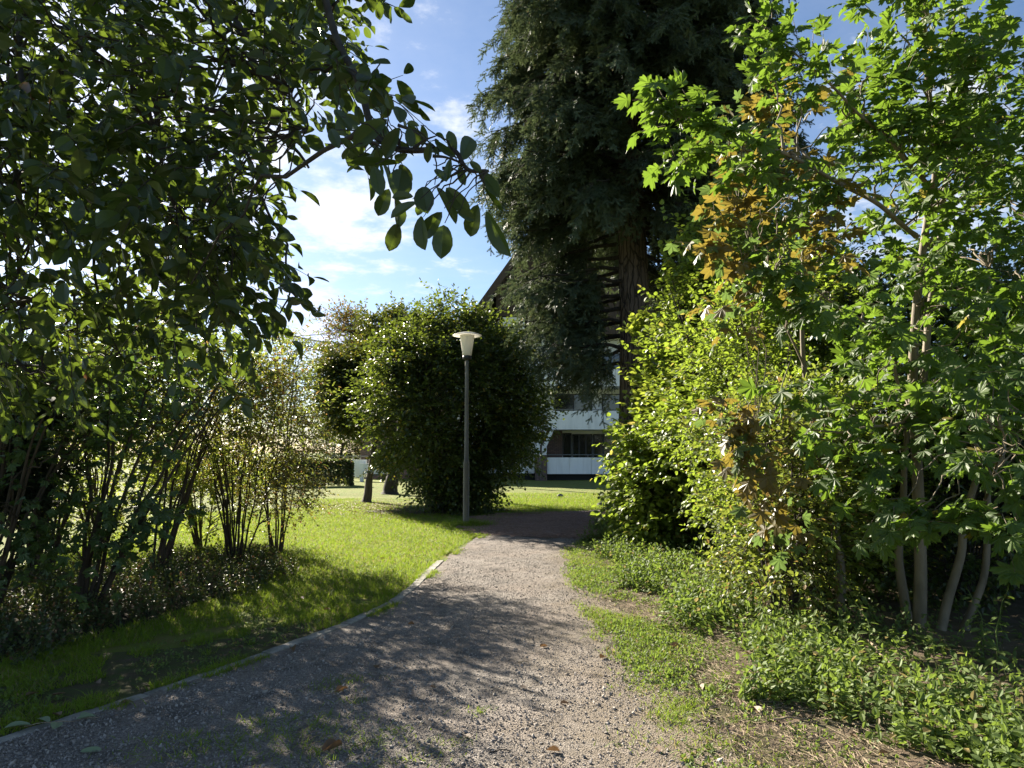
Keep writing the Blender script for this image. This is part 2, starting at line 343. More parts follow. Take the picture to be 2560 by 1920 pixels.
# ------------------------------------------------------------------ leaf shapes (length along +Y, width along X, face up +Z)
def tmpl_blade(st, wd, fold=.10, curl=.12, wave=0.0):
    """Leaf from stations st (0..1) and half widths wd, folded on the midrib and curled towards the tip."""
    V = []; Q = []; T3 = []
    for i, (t, h) in enumerate(zip(st, wd)):
        z = -curl * t * t
        if h == 0: V.append((0, t, z)); continue
        V += [(-h, t, z + fold * h * 2 + wave * math.sin(7 * t)), (0, t, z), (h, t, z + fold * h * 2 - wave * math.sin(7 * t + 1))]
    idx = []; k = 0
    for h in wd:
        idx.append((k, k, k) if h == 0 else (k, k + 1, k + 2)); k += 1 if h == 0 else 3
    for a, b in zip(idx[:-1], idx[1:]):
        for s in (0, 1):
            q = [a[s], a[s + 1], b[s + 1], b[s]]
            u = list(dict.fromkeys(q))
            (Q if len(u) == 4 else T3).append(u)
    return np.array(V, float), [np.array(x) for x in (Q, T3) if x]
T_MAG = tmpl_blade((0, .10, .25, .45, .65, .82, .93, 1), (0, .22, .36, .47, .50, .40, .20, 0), .16, .14, .012)
T_MAG2 = tmpl_blade((0, .12, .3, .5, .7, .86, 1), (0, .24, .42, .50, .42, .22, 0), .30, .32, .03)
T_MAG3 = tmpl_blade((0, .12, .3, .5, .7, .86, 1), (0, .16, .30, .40, .38, .22, 0), .08, -.10, .04)
T_OVAL = tmpl_blade((0, .18, .45, .75, 1), (0, .36, .48, .33, 0), .14, .15)
T_SMALL = (np.array([(0, 0, 0), (.36, .35, .08), (.30, .7, .05), (0, 1, -.1), (-.30, .7, .05), (-.36, .35, .08)], float), [np.array([(0, 1, 2, 3), (0, 3, 4, 5)])])
T_LANCE = (np.array([(0, 0, 0), (.14, .35, .03), (.11, .7, .02), (0, 1, -.12), (-.11, .7, .02), (-.14, .35, .03)], float), [np.array([(0, 1, 2, 3), (0, 3, 4, 5)])])
T_TINY = (np.array([(0, 0, 0), (.34, .5, .05), (0, 1, -.06), (-.34, .5, .05)], float), [np.array([(0, 1, 2), (0, 2, 3)])])
def tmpl_maple(teeth=True, depth=.5):
    lobes = [(90, 1.0, .20), (42, .90, .17), (138, .90, .17), (-4, .62, .13), (184, .62, .13)]
    lobes.sort(key=lambda q: q[0]); pts = [(0, -.02)]
    cy_ = .18
    def pol(a, r): return (r * math.cos(R(a)), cy_ + r * math.sin(R(a)) * .88)
    pts = [pol(-62, .22)]
    for i, (a, r, hw) in enumerate(lobes):
        if teeth:
            pts += [pol(a - 17, r * .68), pol(a - 12.5, r * .86), pol(a - 8, r * .78), pol(a, r), pol(a + 8, r * .78), pol(a + 12.5, r * .86), pol(a + 17, r * .68)]
        else:
            pts += [pol(a - 14, r * .70), pol(a, r * .92), pol(a + 14, r * .70)]
        if i < len(lobes) - 1: pts.append(pol((a + lobes[i + 1][0]) / 2, depth * min(r, lobes[i + 1][1])))
    pts.append(pol(242, .22))
    V = [(0, cy_ - .18, 0.0), (0, cy_, .05)] + [(x, y, 0.02 - .22 * (x * x + (y - cy_) ** 2) + .05 * math.cos(9 * math.atan2(y - cy_, x))) for x, y in pts]
    n = len(pts)
    tri = [(1, i + 2, i + 3) for i in range(n - 1)] + [(1, n + 1, 0), (1, 0, 2)]
    V = np.array(V); V[:, 1] += .0
    return V, [np.array(tri)]
T_MAPLE = tmpl_maple(True, .60)
T_LOBED = tmpl_maple(False, .60)
def tmpl_spray(pairs=8, nl=.20, nw=.055):
    V = []; Fc = []
    def tri(b, tip, wv):
        k = len(V); b, tip, wv = map(np.array, (b, tip, wv)); V.extend([b - wv, b + wv, tip]); Fc.append((k, k + 1, k + 2))
    r = np.random.default_rng(3)
    def shoot(o, d, L, side, p):
        o, d, side = np.array(o, float), np.array(d, float), np.array(side, float); up = np.cross(side, d)
        for i in range(p):
            b = o + d * L * (i + .5) / p; n_ = nl * (1 - .35 * i / p)
            for s in (-1, 1): tri(b, b + d * n_ * .62 + side * s * n_ * .8 + up * r.normal() * .03, d * nw)
            if i % 2 == 0: tri(b, b + d * n_ * .8 + up * n_ * .6, side * nw)
        tri(o + d * L * .9, o + d * (L + nl * .8), side * nw)
        k = len(V); V.extend([o - up * .012, o + up * .012, o + d * L]); Fc.append((k, k + 1, k + 2))
    shoot((0, 0, 0), (0, 1, 0), 1, (1, 0, 0), pairs)
    for s, t in ((-1, .25), (1, .45)):
        d = nrm(np.array([s * .75, .66, -.08])); sd_ = nrm(np.cross(d, [0, 0, 1.0])); shoot((0, t, 0), d, .55, sd_, 5)
    return np.array(V), [np.array(Fc)]
T_SPRAY = tmpl_spray()

def frames(axis, normal, L, W):
    """Matrices that lay a leaf along axis, facing normal, scaled to length L and width W."""
    a = nrm(axis); x = nrm(np.cross(a, normal)); n_ = np.cross(x, a)
    return np.stack([x * W[:, None], a * L[:, None], n_ * ((L + W) / 2)[:, None]], -1)
def thin_frames(axis, L, W):
    a = nrm(axis); x = nrm(np.cross(a, np.array([0, 0, 1.0]))); return np.stack([x * W[:, None], a * L[:, None], np.cross(x, a) * W[:, None] * .6], -1)
def leafy_twigs(leaf, wood, P, D, L, nl, tmpl, size, sag=.15, ratio=1.0, jit=.35, open_=.9, hang=.25, tw_r=.0022, start=.12, facing=(0, 0, 1), lit=0):
    """Twigs from points P along D (length L) with nl alternate leaves each."""
    n = len(P); D = nrm(D); up = np.array([0, 0, 1.0])
    lat = np.cross(D, up) + rng.normal(0, .25, (n, 3)); lat = nrm(lat)
    S = np.zeros((n, 3)); S[:, 2] = -1
    def at(t): return P + D * (L * t)[:, None] + S * (sag * L * t * t)[:, None]
    if wood is not None:
        P1, P2 = at(np.full(n, .5)), at(np.ones(n)); a = nrm(np.cross(D, [.3, .5, .81])); b = np.cross(D, a)
        rings = []
        for Pk, rk in ((P, 1.3), (P1, 1.0), (P2, .5)):
            for q in range(3):
                c, s = math.cos(q * 2.094), math.sin(q * 2.094); rings.append(Pk + (a * c + b * s) * tw_r * rk)
        V = np.stack(rings, 1); base = np.arange(n)[:, None, None] * 9
        f = np.array([(i * 3 + j, i * 3 + (j + 1) % 3, (i + 1) * 3 + (j + 1) % 3, (i + 1) * 3 + j) for i in range(2) for j in range(3)])
        wood.add(V, [(base + f[None]).reshape(-1, 4)])
    for j in range(nl):
        t = start + (1 - start) * (j + rng.uniform(-.3, .3, n)) / max(1, nl - 1); t = np.clip(t, 0, 1)
        side = 1 if j % 2 == 0 else -1
        last = j == nl - 1
        ax = D * (1.0 if last else .55) + lat * (0 if last else side * open_) + rng.normal(0, jit * .7, (n, 3)) + S * hang
        nr = np.array(facing, float)[None] + rng.normal(0, jit, (n, 3))
        l_ = size * rng.uniform(.68, 1.18, n); w_ = l_ * ratio * rng.uniform(.85, 1.12, n)
        base = at(t) + nrm(ax) * (size * .12)
        Fm = frames(ax, nr, l_, w_)
        if isinstance(tmpl, list):
            pick = rng.integers(0, len(tmpl), n)
            for q, tq in enumerate(tmpl): leaf.inst(tq, Fm[pick == q], base[pick == q], lit)
        else: leaf.inst(tmpl, Fm, base, lit)

def plant(name, label, cat, base, stems, clumps, leafm, barkm, tmpl, size, twigs=14, tl=.35, nl=6, group=None, stem_name='stem', crown_name='crown', out_c=None, up=.35,
          spread=.55, br=.008, sag=.15, ratio=1.0, jit=.35, hang=.25, sides=6, facing=(0, 0, 1), open_=.9, keep=None, limb_penalty=1.0, wig=.03, tw_r=.0022):
    """A tree or shrub: stems (points, r0, r1), branches from the stems to every leaf clump (x, y, z, r), leafy twigs round each clump."""
    root = thing(name, base, label, cat, group); base = np.asarray(base, float)
    stem_pts = []
    for pts, r0, r1 in stems:
        m = MB(); c = np.asarray(pts); rr = np.linspace(r0, r1, len(c)); rr[0] *= 1.25
        m.tube(c - base, rr, max(sides, 8 if r0 > .05 else sides)); m.build(stem_name, barkm, root, True); stem_pts.append(c)
    allp = np.vstack(stem_pts); rad = np.concatenate([np.linspace(r0, r1, len(p)) for p, r0, r1 in stems])
    wood, leaf = MB(), MB()
    clumps = np.asarray([c for c in clumps], float); C, cr = clumps[:, :3], clumps[:, 3]
    oc = np.asarray(out_c, float) if out_c is not None else C.mean(0) - np.array([0, 0, .3])
    for c in C:
        d = np.linalg.norm(allp - c, axis=1) + limb_penalty * np.maximum(0, allp[:, 2] - c[2] + .25) * 1.2
        i = int(np.argmin(d)); a = allp[i]; mid = (a + c) / 2 + np.array([0, 0, .10 * np.linalg.norm(c - a)])
        q = curve([a, mid, c], 5, wig); wood.tube(q - base, np.linspace(min(br * 1.5, rad[i] * .8 + .001), br * .45, len(q)), 5, False)
    n = np.full(len(C), twigs); idx = np.repeat(np.arange(len(C)), n)
    P = C[idx] + rng.normal(0, 1, (len(idx), 3)) * cr[idx][:, None] * spread
    P[:, 2] = np.maximum(P[:, 2], .08)
    if keep is not None: k = keep(P); P, idx = P[k], idx[k]
    D = nrm(P - oc) * .7 + nrm(P - C[idx] + 1e-6) * .5 + np.array([0, 0, up]) + rng.normal(0, .45, (len(P), 3))
    L = tl * rng.uniform(.6, 1.3, len(P))
    leafy_twigs(leaf, wood, P - base, D, L, nl, tmpl, size, sag, ratio, jit, open_, hang, tw_r, facing=facing)
    wood.build('branch_sprays', barkm, root, True); leaf.build(crown_name, leafm, root)
    return root
def ellipsoid(c, r, k, cr, inner=.45, zmin=.15):
    v = nrm(rng.normal(0, 1, (k * 3, 3))); rad = (rng.uniform(inner ** 3, 1, k * 3)) ** (1 / 3)
    p = np.asarray(c) + v * rad[:, None] * np.asarray(r); p = p[p[:, 2] > zmin][:k]
    return np.c_[p, np.full(len(p), cr) * rng.uniform(.7, 1.3, len(p))]
def fan_stems(base, k, h, spread, r0, r1, lean=(0, 0), foot=.12):
    o = []; b = np.asarray(base, float)
    for i in range(k):
        a = rng.uniform(0, 6.283); s = spread * math.sqrt(rng.uniform(.05, 1)); hh = h * rng.uniform(.72, 1.0)
        f = b + np.array([math.cos(a) * foot * rng.uniform(.2, 1), math.sin(a) * foot * rng.uniform(.2, 1), -.03])
        t = b + np.array([math.cos(a) * s + lean[0], math.sin(a) * s + lean[1], hh])
        m = f * .55 + t * .45 + np.array([-math.cos(a) * s * .10, -math.sin(a) * s * .10, hh * .06])
        q = rng.uniform(.7, 1.15); o.append((curve([f, m, t], 8, .02), r0 * q, r1))
    return o

# ------------------------------------------------------------------ ground
PL_Y = np.array([-4, 0, 2.5, 4.0, 4.44, 4.78, 5.37, 6.02, 6.77, 7.74, 8.5, 9.9, 11.7, 13.7, 16.25, 18.2, 19.6, 20.5])
PL_X = np.array([-4.6, -3.9, -3.3, -2.9, -2.65, -2.41, -2.12, -1.83, -1.52, -1.24, -1.14, -1.07, -.92, -.60, -.32, .5, 1.9, 4.2])
PR_Y = np.array([-4, 2, 3.6, 4.9, 5.8, 7.4, 9.3, 11.8, 13.2, 14.6, 16.0, 17.4, 20.5])
PR_X = np.array([1.45, 1.35, 1.25, 1.2, 1.12, 1.06, 1.06, 1.2, 1.65, 2.3, 3.2, 4.6, 6.4])
def path_l(y): return np.interp(y, PL_Y, PL_X)
def path_r(y): return np.interp(y, PR_Y, PR_X)
def wob(x, y, s, seed=0):
    return (np.sin(x * 1.7 * s + seed) * np.cos(y * 1.3 * s + 2 * seed) + .6 * np.sin(x * 3.9 * s + y * 2.7 * s + seed * 3) + .35 * np.sin(x * 9.1 * s - y * 7.7 * s + seed))
def sheet(name, m, xs, ys, z, attr=None):
    X, Y = np.meshgrid(xs, ys) if xs.ndim == 1 else (xs, ys)
    ny, nx = X.shape; i = np.arange(ny - 1)[:, None]; j = np.arange(nx - 1)[None]
    q = np.stack([i * nx + j, i * nx + j + 1, (i + 1) * nx + j + 1, (i + 1) * nx + j], -1).reshape(-1, 4)
    b = MB(); b.add(np.stack([X, Y, np.broadcast_to(z, X.shape)], -1), [q]); o = b.build(name, m, smooth=True)
    if attr is not None:
        a = o.data.attributes.new(attr[0], 'FLOAT', 'POINT'); a.data.foreach_set('value', np.broadcast_to(attr[1], X.shape).astype(np.float32).ravel())
    return tag(o, kind='structure')
gx = np.concatenate([np.linspace(-900, -60, 8)[:-1], np.linspace(-60, 60, 121), np.linspace(60, 900, 8)[1:]])
gy = np.concatenate([np.linspace(-300, -10, 5)[:-1], np.linspace(-10, 70, 101), np.linspace(70, 1500, 8)[1:]])
GX, GY = np.meshgrid(gx, gy)
sheet('lawn', M['lawn'], GX, GY, np.where(GY > 12, .02 * wob(GX, GY, .3), 0) - .004)
ys = np.linspace(-3.5, 20.4, 480); s_ = np.linspace(0, 1, 60)
yl = path_l(ys) + .03 * wob(ys * 0, ys, 3.0, 1); yr = path_r(ys) + .09 * wob(ys * 0, ys, 2.1, 4)
PX = yl[:, None] + (yr - yl)[:, None] * s_[None]; PY = np.repeat(ys[:, None], 60, 1)
sheet('path', M['path'], PX, PY, .012 + .006 * wob(PX, PY, 1.6, 2) * np.minimum(1, np.minimum(s_, 1 - s_) * 6)[None], ('across', s_[None]))
ys = np.linspace(-3.5, 17, 260); s_ = np.linspace(0, 1, 60)
el = path_r(np.minimum(ys, 13.5)) - .12; er = np.full(len(ys), 9.0)
VX = el[:, None] + (er - el)[:, None] * s_[None] ** 1.6; VY = np.repeat(ys[:, None], 60, 1)
sheet('verge', M['verge'], VX, VY, .004 + np.clip(VX - 1.2, 0, 2) * .05 * (1 + .25 * wob(VX, VY, 1.5)))
# bed of soil under the left thicket
ang = np.linspace(0, 2 * np.pi, 120); rr_ = np.linspace(0, 1, 18)
BC = np.array([-5.0, 7.4])
bx_ = 1.75 + .22 * wob(np.cos(ang) * 2, np.sin(ang) * 2, 1.3, 2); by_ = 3.7 + .3 * wob(np.sin(ang), np.cos(ang), 1.6, 5)
BX = BC[0] + np.outer(rr_, bx_ * np.cos(ang)) + np.outer(rr_, by_ * np.sin(ang)) * .24; BY = BC[1] + np.outer(rr_, by_ * np.sin(ang))
sheet('shrub_bed', M['soil'], BX, BY, (.02 * (1 - rr_) + .001)[:, None])
def in_bed(x, y, k=1.0):
    q = y - BC[1]; p = x - BC[0] - q * .24; return (p / (1.75 * k)) ** 2 + (q / (3.7 * k)) ** 2 < 1
# worn shaded turf along the near left edging
ys = np.linspace(2.0, 7.6, 120); s_ = np.linspace(0, 1, 40); wl = np.interp(ys, [2, 5, 6.5, 7.6], [2.2, 1.4, .7, .05]) * (1 + .3 * wob(ys * 0, ys, 2.2, 6))
WX = (path_l(ys) - .07)[:, None] - wl[:, None] * s_[None]; sheet('worn_turf', M['worn'], WX, np.repeat(ys[:, None], 40, 1), .003 + .002 * np.sin(WX * 9))
# needle litter round the conifer
CON = gp(637, 526); CON[2] = 0
ra = 1 + .12 * wob(np.cos(ang) * 3, np.sin(ang) * 3, 1.1, 3)
LX = CON[0] - .9 + np.outer(rr_, 3.0 * ra * np.cos(ang)); LY = CON[1] + .5 + np.outer(rr_, 2.9 * ra * np.sin(ang))
sheet('needle_litter_ground', M['litter'], LX, LY, (.024 + .03 * (1 - rr_))[:, None])
# fallen-leaf ground under the slim tree and under the hazel
for nm, c, a, b in (('hazel_bed', gp(445, 511), 2.2, 1.3),):
    ra = 1 + .2 * wob(np.cos(ang) * 2, np.sin(ang) * 2, 1.5, 7)
    sheet('bare_ground', M['soil'] if nm == 'hazel_bed' else M['litter'], c[0] + np.outer(rr_, a * .8 * ra * np.cos(ang)), c[1] + np.outer(rr_, b * .8 * ra * np.sin(ang)), (.022 * np.ones_like(rr_))[:, None])

# ------------------------------------------------------------------ path edging stones
ORD = 'first second third fourth fifth sixth seventh eighth ninth tenth eleventh twelfth thirteenth fourteenth fifteenth'.split()
yy = 3.9; k = 0; stone = None
while yy < 10.5:
    y1 = yy + .96; a = np.array([path_l(yy) - .03, yy]); b = np.array([path_l(y1) - .03, y1])
    d = b - a; ln = np.linalg.norm(d); rot = math.atan2(d[1], d[0])
    if stone is None:
        m = MB(); xs = np.linspace(.005, .985, 9); prof = [(-.055, -.1), (-.055, .016), (-.047, .023), (.047, .023), (.055, .016), (.055, -.1)]
        V = np.array([[(x, p[0] + .003 * math.sin(x * 31 + i), p[1] + .003 * math.sin(x * 23 + i * 2)) for i, p in enumerate(prof)] for x in xs]); n6 = len(prof)
        m.add(V, [np.array([(i * n6 + j, (i + 1) * n6 + j, (i + 1) * n6 + j + 1, i * n6 + j + 1) for i in range(8) for j in range(n6 - 1)]), np.arange(n6)[None], (np.arange(n6)[::-1] + 8 * n6)[None]])
        stone = m.build('edging_stone', M['concrete']); o = stone
    else: o = copy_tree(stone)
    o.location = (a[0], a[1], random.uniform(-.006, .002) - (.006 if yy < 5.5 else 0)); o.rotation_euler = (random.uniform(-.04, .02), 0, rot + random.uniform(-.008, .008)); o.scale = (ln / 1.0, 1, 1)
    tag(o, 'flat grey concrete edging stone, %s from the front of the row beside the gravel path' % ORD[k], 'edging stone', 'edging stones along the path')
    yy = y1; k += 1

# ------------------------------------------------------------------ lamp post
LP = gp(466, 526); lamp = thing('street_lamp', LP, 'tall grey lamp post with white glass shade and flat round cap beside the path', 'lamp post')
m = MB(); m.lathe([(.075, -.05), (.075, .02), (.068, .05), (.066, 1.35), (.062, 1.40), (.048, 1.44), (.044, 2.5), (.042, 3.60), (.042, 3.68)], sides=20); m.build('pole', M['pole'], lamp, True)
m = MB(); m.lathe([(.043, 3.62), (.085, 3.64), (.098, 3.66), (.10, 3.70), (.092, 3.73), (.0, 3.73)], sides=24); m.build('collar', M['blackmetal'], lamp, True)
m = MB(); m.lathe([(.088, 3.725), (.10, 3.74), (.118, 3.86), (.142, 4.02), (.165, 4.17), (.168, 4.19), (.160, 4.185), (.112, 3.86), (.088, 3.745)], sides=32); m.build('lamp_shade', M['shade'], lamp, True)
m = MB(); m.lathe([(.0, 4.262), (.06, 4.26), (.15, 4.246), (.26, 4.216), (.325, 4.188), (.328, 4.180), (.318, 4.180), (.24, 4.200), (.12, 4.215), (0, 4.218)], sides=36); m.build('lamp_cap', M['shade'], lamp, True)
m = MB(); m.lathe([(.0, 3.73), (.022, 3.74), (.022, 3.80), (.035, 3.86), (.04, 3.91), (.03, 3.96), (0, 3.98)], sides=14); m.build('bulb', M['plaster'], lamp, True)
m = MB(); m.box((-.028, -.0685, .55), (.028, -.062, .85)); m.build('access_door', M['pole'], lamp)

# ------------------------------------------------------------------ apartment building
BY0 = 41.0
def bp(x, y, Y=BY0): return px(x, y, Y)
bld = thing('apartment_building', (3, BY0, 0), 'white balconied apartment block with steep dark wooden gable behind the conifer', 'building')
BO = np.array([3, BY0, 0.0])
def part(name, m, fn, parent=None, smooth=False):
    b = MB(); fn(b)
    for i in range(len(b.v)): b.v[i] = b.v[i] - BO
    return b.build(name, m, parent or bld, smooth)
zx = lambda x, Y=BY0: bp(x, 450, Y)[0]
zz_ = lambda y, Y=BY0: bp(512, y, Y)[2]
F0, F1, F2, F3 = .30, 3.02, 5.62, 8.3       # parapet feet
FY = BY0 + 2.3                               # back wall of the balconies
# main body: gable outline
apex = (3.6, 18.1); eL = (-4.2, 7.0)
gable = [(eL[0] + .9, 0), (13, 0), (13, 12.2), (apex[0] - .1, apex[1] - .5), (eL[0] + .9, eL[1] + .2)]
part('wall', M['plaster'], lambda b: b.prism([(-3.4, 0), (20, 0), (20, 6.4), (10.6, 8.1), (9.9, 8.6), (-2.7, 8.6), (-3.4, 7.6)], 'y', FY + .12, FY + 11))
part('brick_wall', M['brick'], lambda b: b.box((-9.2, FY + .05, 0), (-3.41, FY + 9, 6.6)))
# gable cladding in vertical boards between the roof slopes
def boards(b):
    x = -.95
    while x < 10.4:
        top = eL[1] + (x - eL[0]) * (apex[1] - eL[1]) / (apex[0] - eL[0]) if x < apex[0] else apex[1] - (x - apex[0]) * 1.42
        bot = 9.7 if x < 3 else 8.62
        if top - .35 > bot: b.box((x, FY - 1.3 - (.02 if int(x / .21) % 2 else 0), bot), (x + .20, FY - 1.2, top - .35))
        x += .21
part('gable_cladding', M['wood'], boards)
part('gable_wall', M['dark'], lambda b: b.prism([(-2.6, 8.62), (9.8, 8.62), (apex[0], apex[1] - .7)], 'y', FY - .3, FY + 10))
def slab(b):
    sl = (apex[1] - eL[1]) / (apex[0] - eL[0]); t = .42
    b.prism([(eL[0] - 1.6, eL[1] - 1.6 * sl), (apex[0], apex[1]), (apex[0], apex[1] - t), (eL[0] - 1.6 + .05, eL[1] - 1.6 * sl - t)], 'y', BY0 - .35, FY + 11)
    b.prism([(apex[0] + .001, apex[1]), (apex[0] + 8, apex[1] - 11.36), (apex[0] + 8, apex[1] - 11.36 - t), (apex[0] + .001, apex[1] - t)], 'y', BY0 - .35, FY + 11)
rf = part('roof', M['roof'], slab)
def barge(b):
    sl = (apex[1] - eL[1]) / (apex[0] - eL[0])
    b.prism([(eL[0] - 1.6, eL[1] - 1.6 * sl - .06), (apex[0], apex[1] - .06), (apex[0], apex[1] - .66), (eL[0] - 1.6, eL[1] - 1.6 * sl - .66)], 'y', BY0 - .43, BY0 - .36)
part('bargeboard', M['wood'], barge, rf)
part('attic_panel', M['panel'], lambda b: b.box((-.55, FY - 1.33, 8.9), (.75, FY - 1.2, 9.62)))
# floors and balcony parapets of white concrete panels, each panel a slab with open joints
def parapet(b, x0, x1, z0, z1, Y, step):
    x = x0
    while x < x1 - .05:
        e = min(x + step, x1); b.box((x + .012, Y, z0), (e - .012, Y + .14, z1)); x = e
    b.box((x0 + .02, Y + .05, z0 + .02), (x1 - .02, Y + .10, z1 - .02))
xp = zx(547)
part('balcony_parapet', M['panel'], lambda b: parapet(b, xp, xp + 13, zz_(474), zz_(457.5), BY0, 1.27))
part('balcony_parapet', M['panel'], lambda b: parapet(b, zx(548), zx(548) + 13.5, zz_(429.5), zz_(411), BY0 - .05, 2.35))
part('balcony_parapet', M['panel'], lambda b: parapet(b, zx(535), zx(535) + 14, zz_(386), zz_(368), BY0 + .1, 2.35))
part('balcony_parapet', M['panel'], lambda b: parapet(b, zx(490), zx(535) - .02, zz_(473.5), zz_(465), BY0 + .25, 3.2))
part('balcony_floor', M['plaster'], lambda b: (b.box((xp, BY0 + .15, zz_(474) + .05), (xp + 13, FY + .1, zz_(474) + .25)), b.box((zx(548), BY0 + .1, zz_(429.5) + .02), (xp + 13.3, FY + .1, zz_(429.5) + .24)),
     b.box((zx(535), BY0 + .25, zz_(386) + .02), (xp + 13.8, FY + .1, zz_(386) + .24)), b.box((zx(455), BY0 + .4, zz_(473.5) + .02), (zx(535) - .02, FY + .03, zz_(473.5) + .2))))
part('undercroft', M['dark'], lambda b: b.box((-5.5, BY0 + .5, -.2), (xp + 13, BY0 + .8, zz_(474) + .04)))  # near-black slab standing in for the shade under the lowest balconies
# brick wing wall with its two piers and slanted white copings
part('brick_pier', M['brick'], lambda b: (b.box((zx(535.2), BY0 - .25, -.2), (zx(539.3), BY0 + .9, zz_(455))), b.box((zx(541.8), BY0 - .25, -.2), (zx(546.6), BY0 + .9, zz_(455)))))
part('wing_wall', M['brick'], lambda b: b.prism([(BY0 + .1, .3), (FY + .11, .3), (FY + .11, 3.0), (BY0 + 1.2, 3.0), (BY0 + .1, zz_(455))], 'x', zx(544), zx(546.5)))
part('recess_wall', M['brick'], lambda b: b.box((zx(546.6), FY - .0, zz_(474) + .26), (zx(565), FY + .1, zz_(429.5))))
for xa, xb in ((535.2, 539.6), (541.8, 546.4)):
    def cop(b, xa=xa, xb=xb):
        x0, x1 = zx(xa), zx(xb); za, zb, zc = zz_(455) + .003, zz_(446.5), zz_(430.3)
        sh = .42
        q = [(x0, za), (x1, za), (x1, zb), (x1 + sh, zc), (x0 + sh + .08, zc), (x0, zb - .02)]
        b.prism(q, 'y', BY0 - .30, BY0 + .35)
    part('coping', M['plaster'], cop)
part('downpipe', M['pipe'], lambda b: b.tube([(zx(540.5), BY0 - .2, -.1), (zx(540.5), BY0 - .2, 1.7), (zx(541.4), BY0 - .2, 2.5), (zx(543), BY0 - .1, 2.9)], .06, 8))
# railings
part('railing', M['metal'], lambda b: (b.tube([(xp, BY0 + .07, zz_(454.8)), (xp + 13, BY0 + .07, zz_(454.8))], .022, 6), [b.tube([(xp + .9 + i * 1.45, BY0 + .07, zz_(457.6)), (xp + .9 + i * 1.45, BY0 + .07, zz_(454.8))], .014, 5) for i in range(9)]))
part('railing', M['metal'], lambda b: (b.tube([(zx(490), BY0 + .3, zz_(455)), (zx(535), BY0 + .3, zz_(455))], .02, 6), b.tube([(zx(490), BY0 + .3, zz_(463.5)), (zx(535), BY0 + .3, zz_(463.5))], .015, 6),
     [b.tube([(zx(491 + i * 1.7), BY0 + .3, zz_(465)), (zx(491 + i * 1.7), BY0 + .3, zz_(455))], .009, 4) for i in range(26)]))
part('railing', M['metal'], lambda b: b.tube([(zx(548), BY0 + .0, zz_(409.6)), (zx(548) + 13, BY0 + .0, zz_(409.6))], .022, 6))
# windows
def window(x0, x1, z0, z1, Y, mull=1):
    def fr(b):
        t = .07
        b.box((x0, Y - .06, z0), (x0 + t, Y, z1)); b.box((x1 - t, Y - .06, z0), (x1, Y, z1)); b.box((x0 + t, Y - .06, z0), (x1 - t, Y, z0 + t)); b.box((x0 + t, Y - .06, z1 - t), (x1 - t, Y, z1))
        for i in range(mull):
            x = x0 + (x1 - x0) * (i + 1) / (mull + 1); b.box((x - .05, Y - .057, z0 + t), (x + .05, Y, z1 - t))
    w_ = part('window', M['frame'], fr); part('pane', M['glass'], lambda b: b.box((x0 + .03, Y - .025, z0 + .03), (x1 - .03, Y - .005, z1 - .03)), w_)
window(zx(565.3), zx(575), zz_(474) + .3, zz_(432), FY + .05, 0); window(zx(576), zx(597), zz_(474) + .3, zz_(433), FY + .06, 2); window(zx(598), zx(640), zz_(474) + .3, zz_(433), FY + .06, 3)
for zf in (zz_(429.5), zz_(386)):
    for i in range(4): window(2.6 + i * 2.9, 4.9 + i * 2.9, zf + .95, zf + 2.25, FY + .11, 1)
window(zx(472), zx(486), .9, 2.8, FY + .04, 1); window(zx(440), zx(456), .9, 2.8, FY + .04, 1); window(zx(440), zx(456), 3.9, 5.4, FY + .04, 1)
# white terrace walls of the left wing, seen under the slim tree
part('terrace_wall', M['panel'], lambda b: parapet(b, zx(354), zx(371), zz_(476.5), zz_(459.5), BY0 - 1.2, 1.0))
part('terrace_wall', M['panel'], lambda b: b.box((zx(365.5), BY0 - 1.6, zz_(473)), (zx(400), BY0 - 1.35, zz_(463))))
part('terrace_base', M['panel'], lambda b: b.box((zx(366), BY0 - 1.5, -.1), (zx(369), BY0 - 1.2, zz_(473) - .004)))
part('terrace_rail', M['metal'], lambda b: (b.tube([(zx(330), BY0 - 1.1, zz_(456)), (zx(372), BY0 - 1.1, zz_(456))], .025, 6), [b.tube([(zx(330 + i * 7), BY0 - 1.1, -.1), (zx(330 + i * 7), BY0 - 1.1, zz_(456))], .018, 5) for i in range(7)]))
fp = MB(); fp.lathe([(.0, 0), (.20, 0), (.27, .22), (.29, .24), (.29, .28), (.26, .28), (.24, .24), (0, .23)], sides=18)
tag(fp.build('flower_pot', M['terracotta'], smooth=True), 'round terracotta pot standing behind the lower balcony railing', 'flower pot').location = (zx(589), BY0 + .6, zz_(474) + .26)

# ------------------------------------------------------------------ crane and cable
cr = thing('tower_crane', px(331, 450, 160) * np.array([1, 1, 0]), 'distant pale tower crane with lattice jib between the trees', 'crane')
CO = np.array(cr.location)
def lattice(b, a, c, w_, k, r=.10, up=(0, 0, 1)):
    a, c = np.asarray(a, float), np.asarray(c, float); d = nrm(c - a); s = nrm(np.cross(d, up)) * w_ / 2; u = nrm(np.cross(s, d)) * w_
    ch = [(a + s, c + s * .7), (a - s, c - s * .7), (a + u, c + u * .7)]
    for p, q in ch: b.tube([p, q], r * 1.2, 4)
    for i in range(k):
        t0, t1 = i / k, (i + 1) / k; g = lambda n_, t: ch[n_][0] + (ch[n_][1] - ch[n_][0]) * t
        for p, q in ((0, 2), (2, 0), (1, 2), (0, 1)): b.tube([g(p, t0), g(q, t1)], r * .6, 4)
top = px(331, 352, 160); tip = px(262, 337, 132); tail = px(352, 349, 172)
b = MB(); lattice(b, CO * 0, top - CO + np.array([0, 0, -2.2]), 1.8, 26, .13, (0, 1, 0)); b.build('mast', M['crane'], cr)
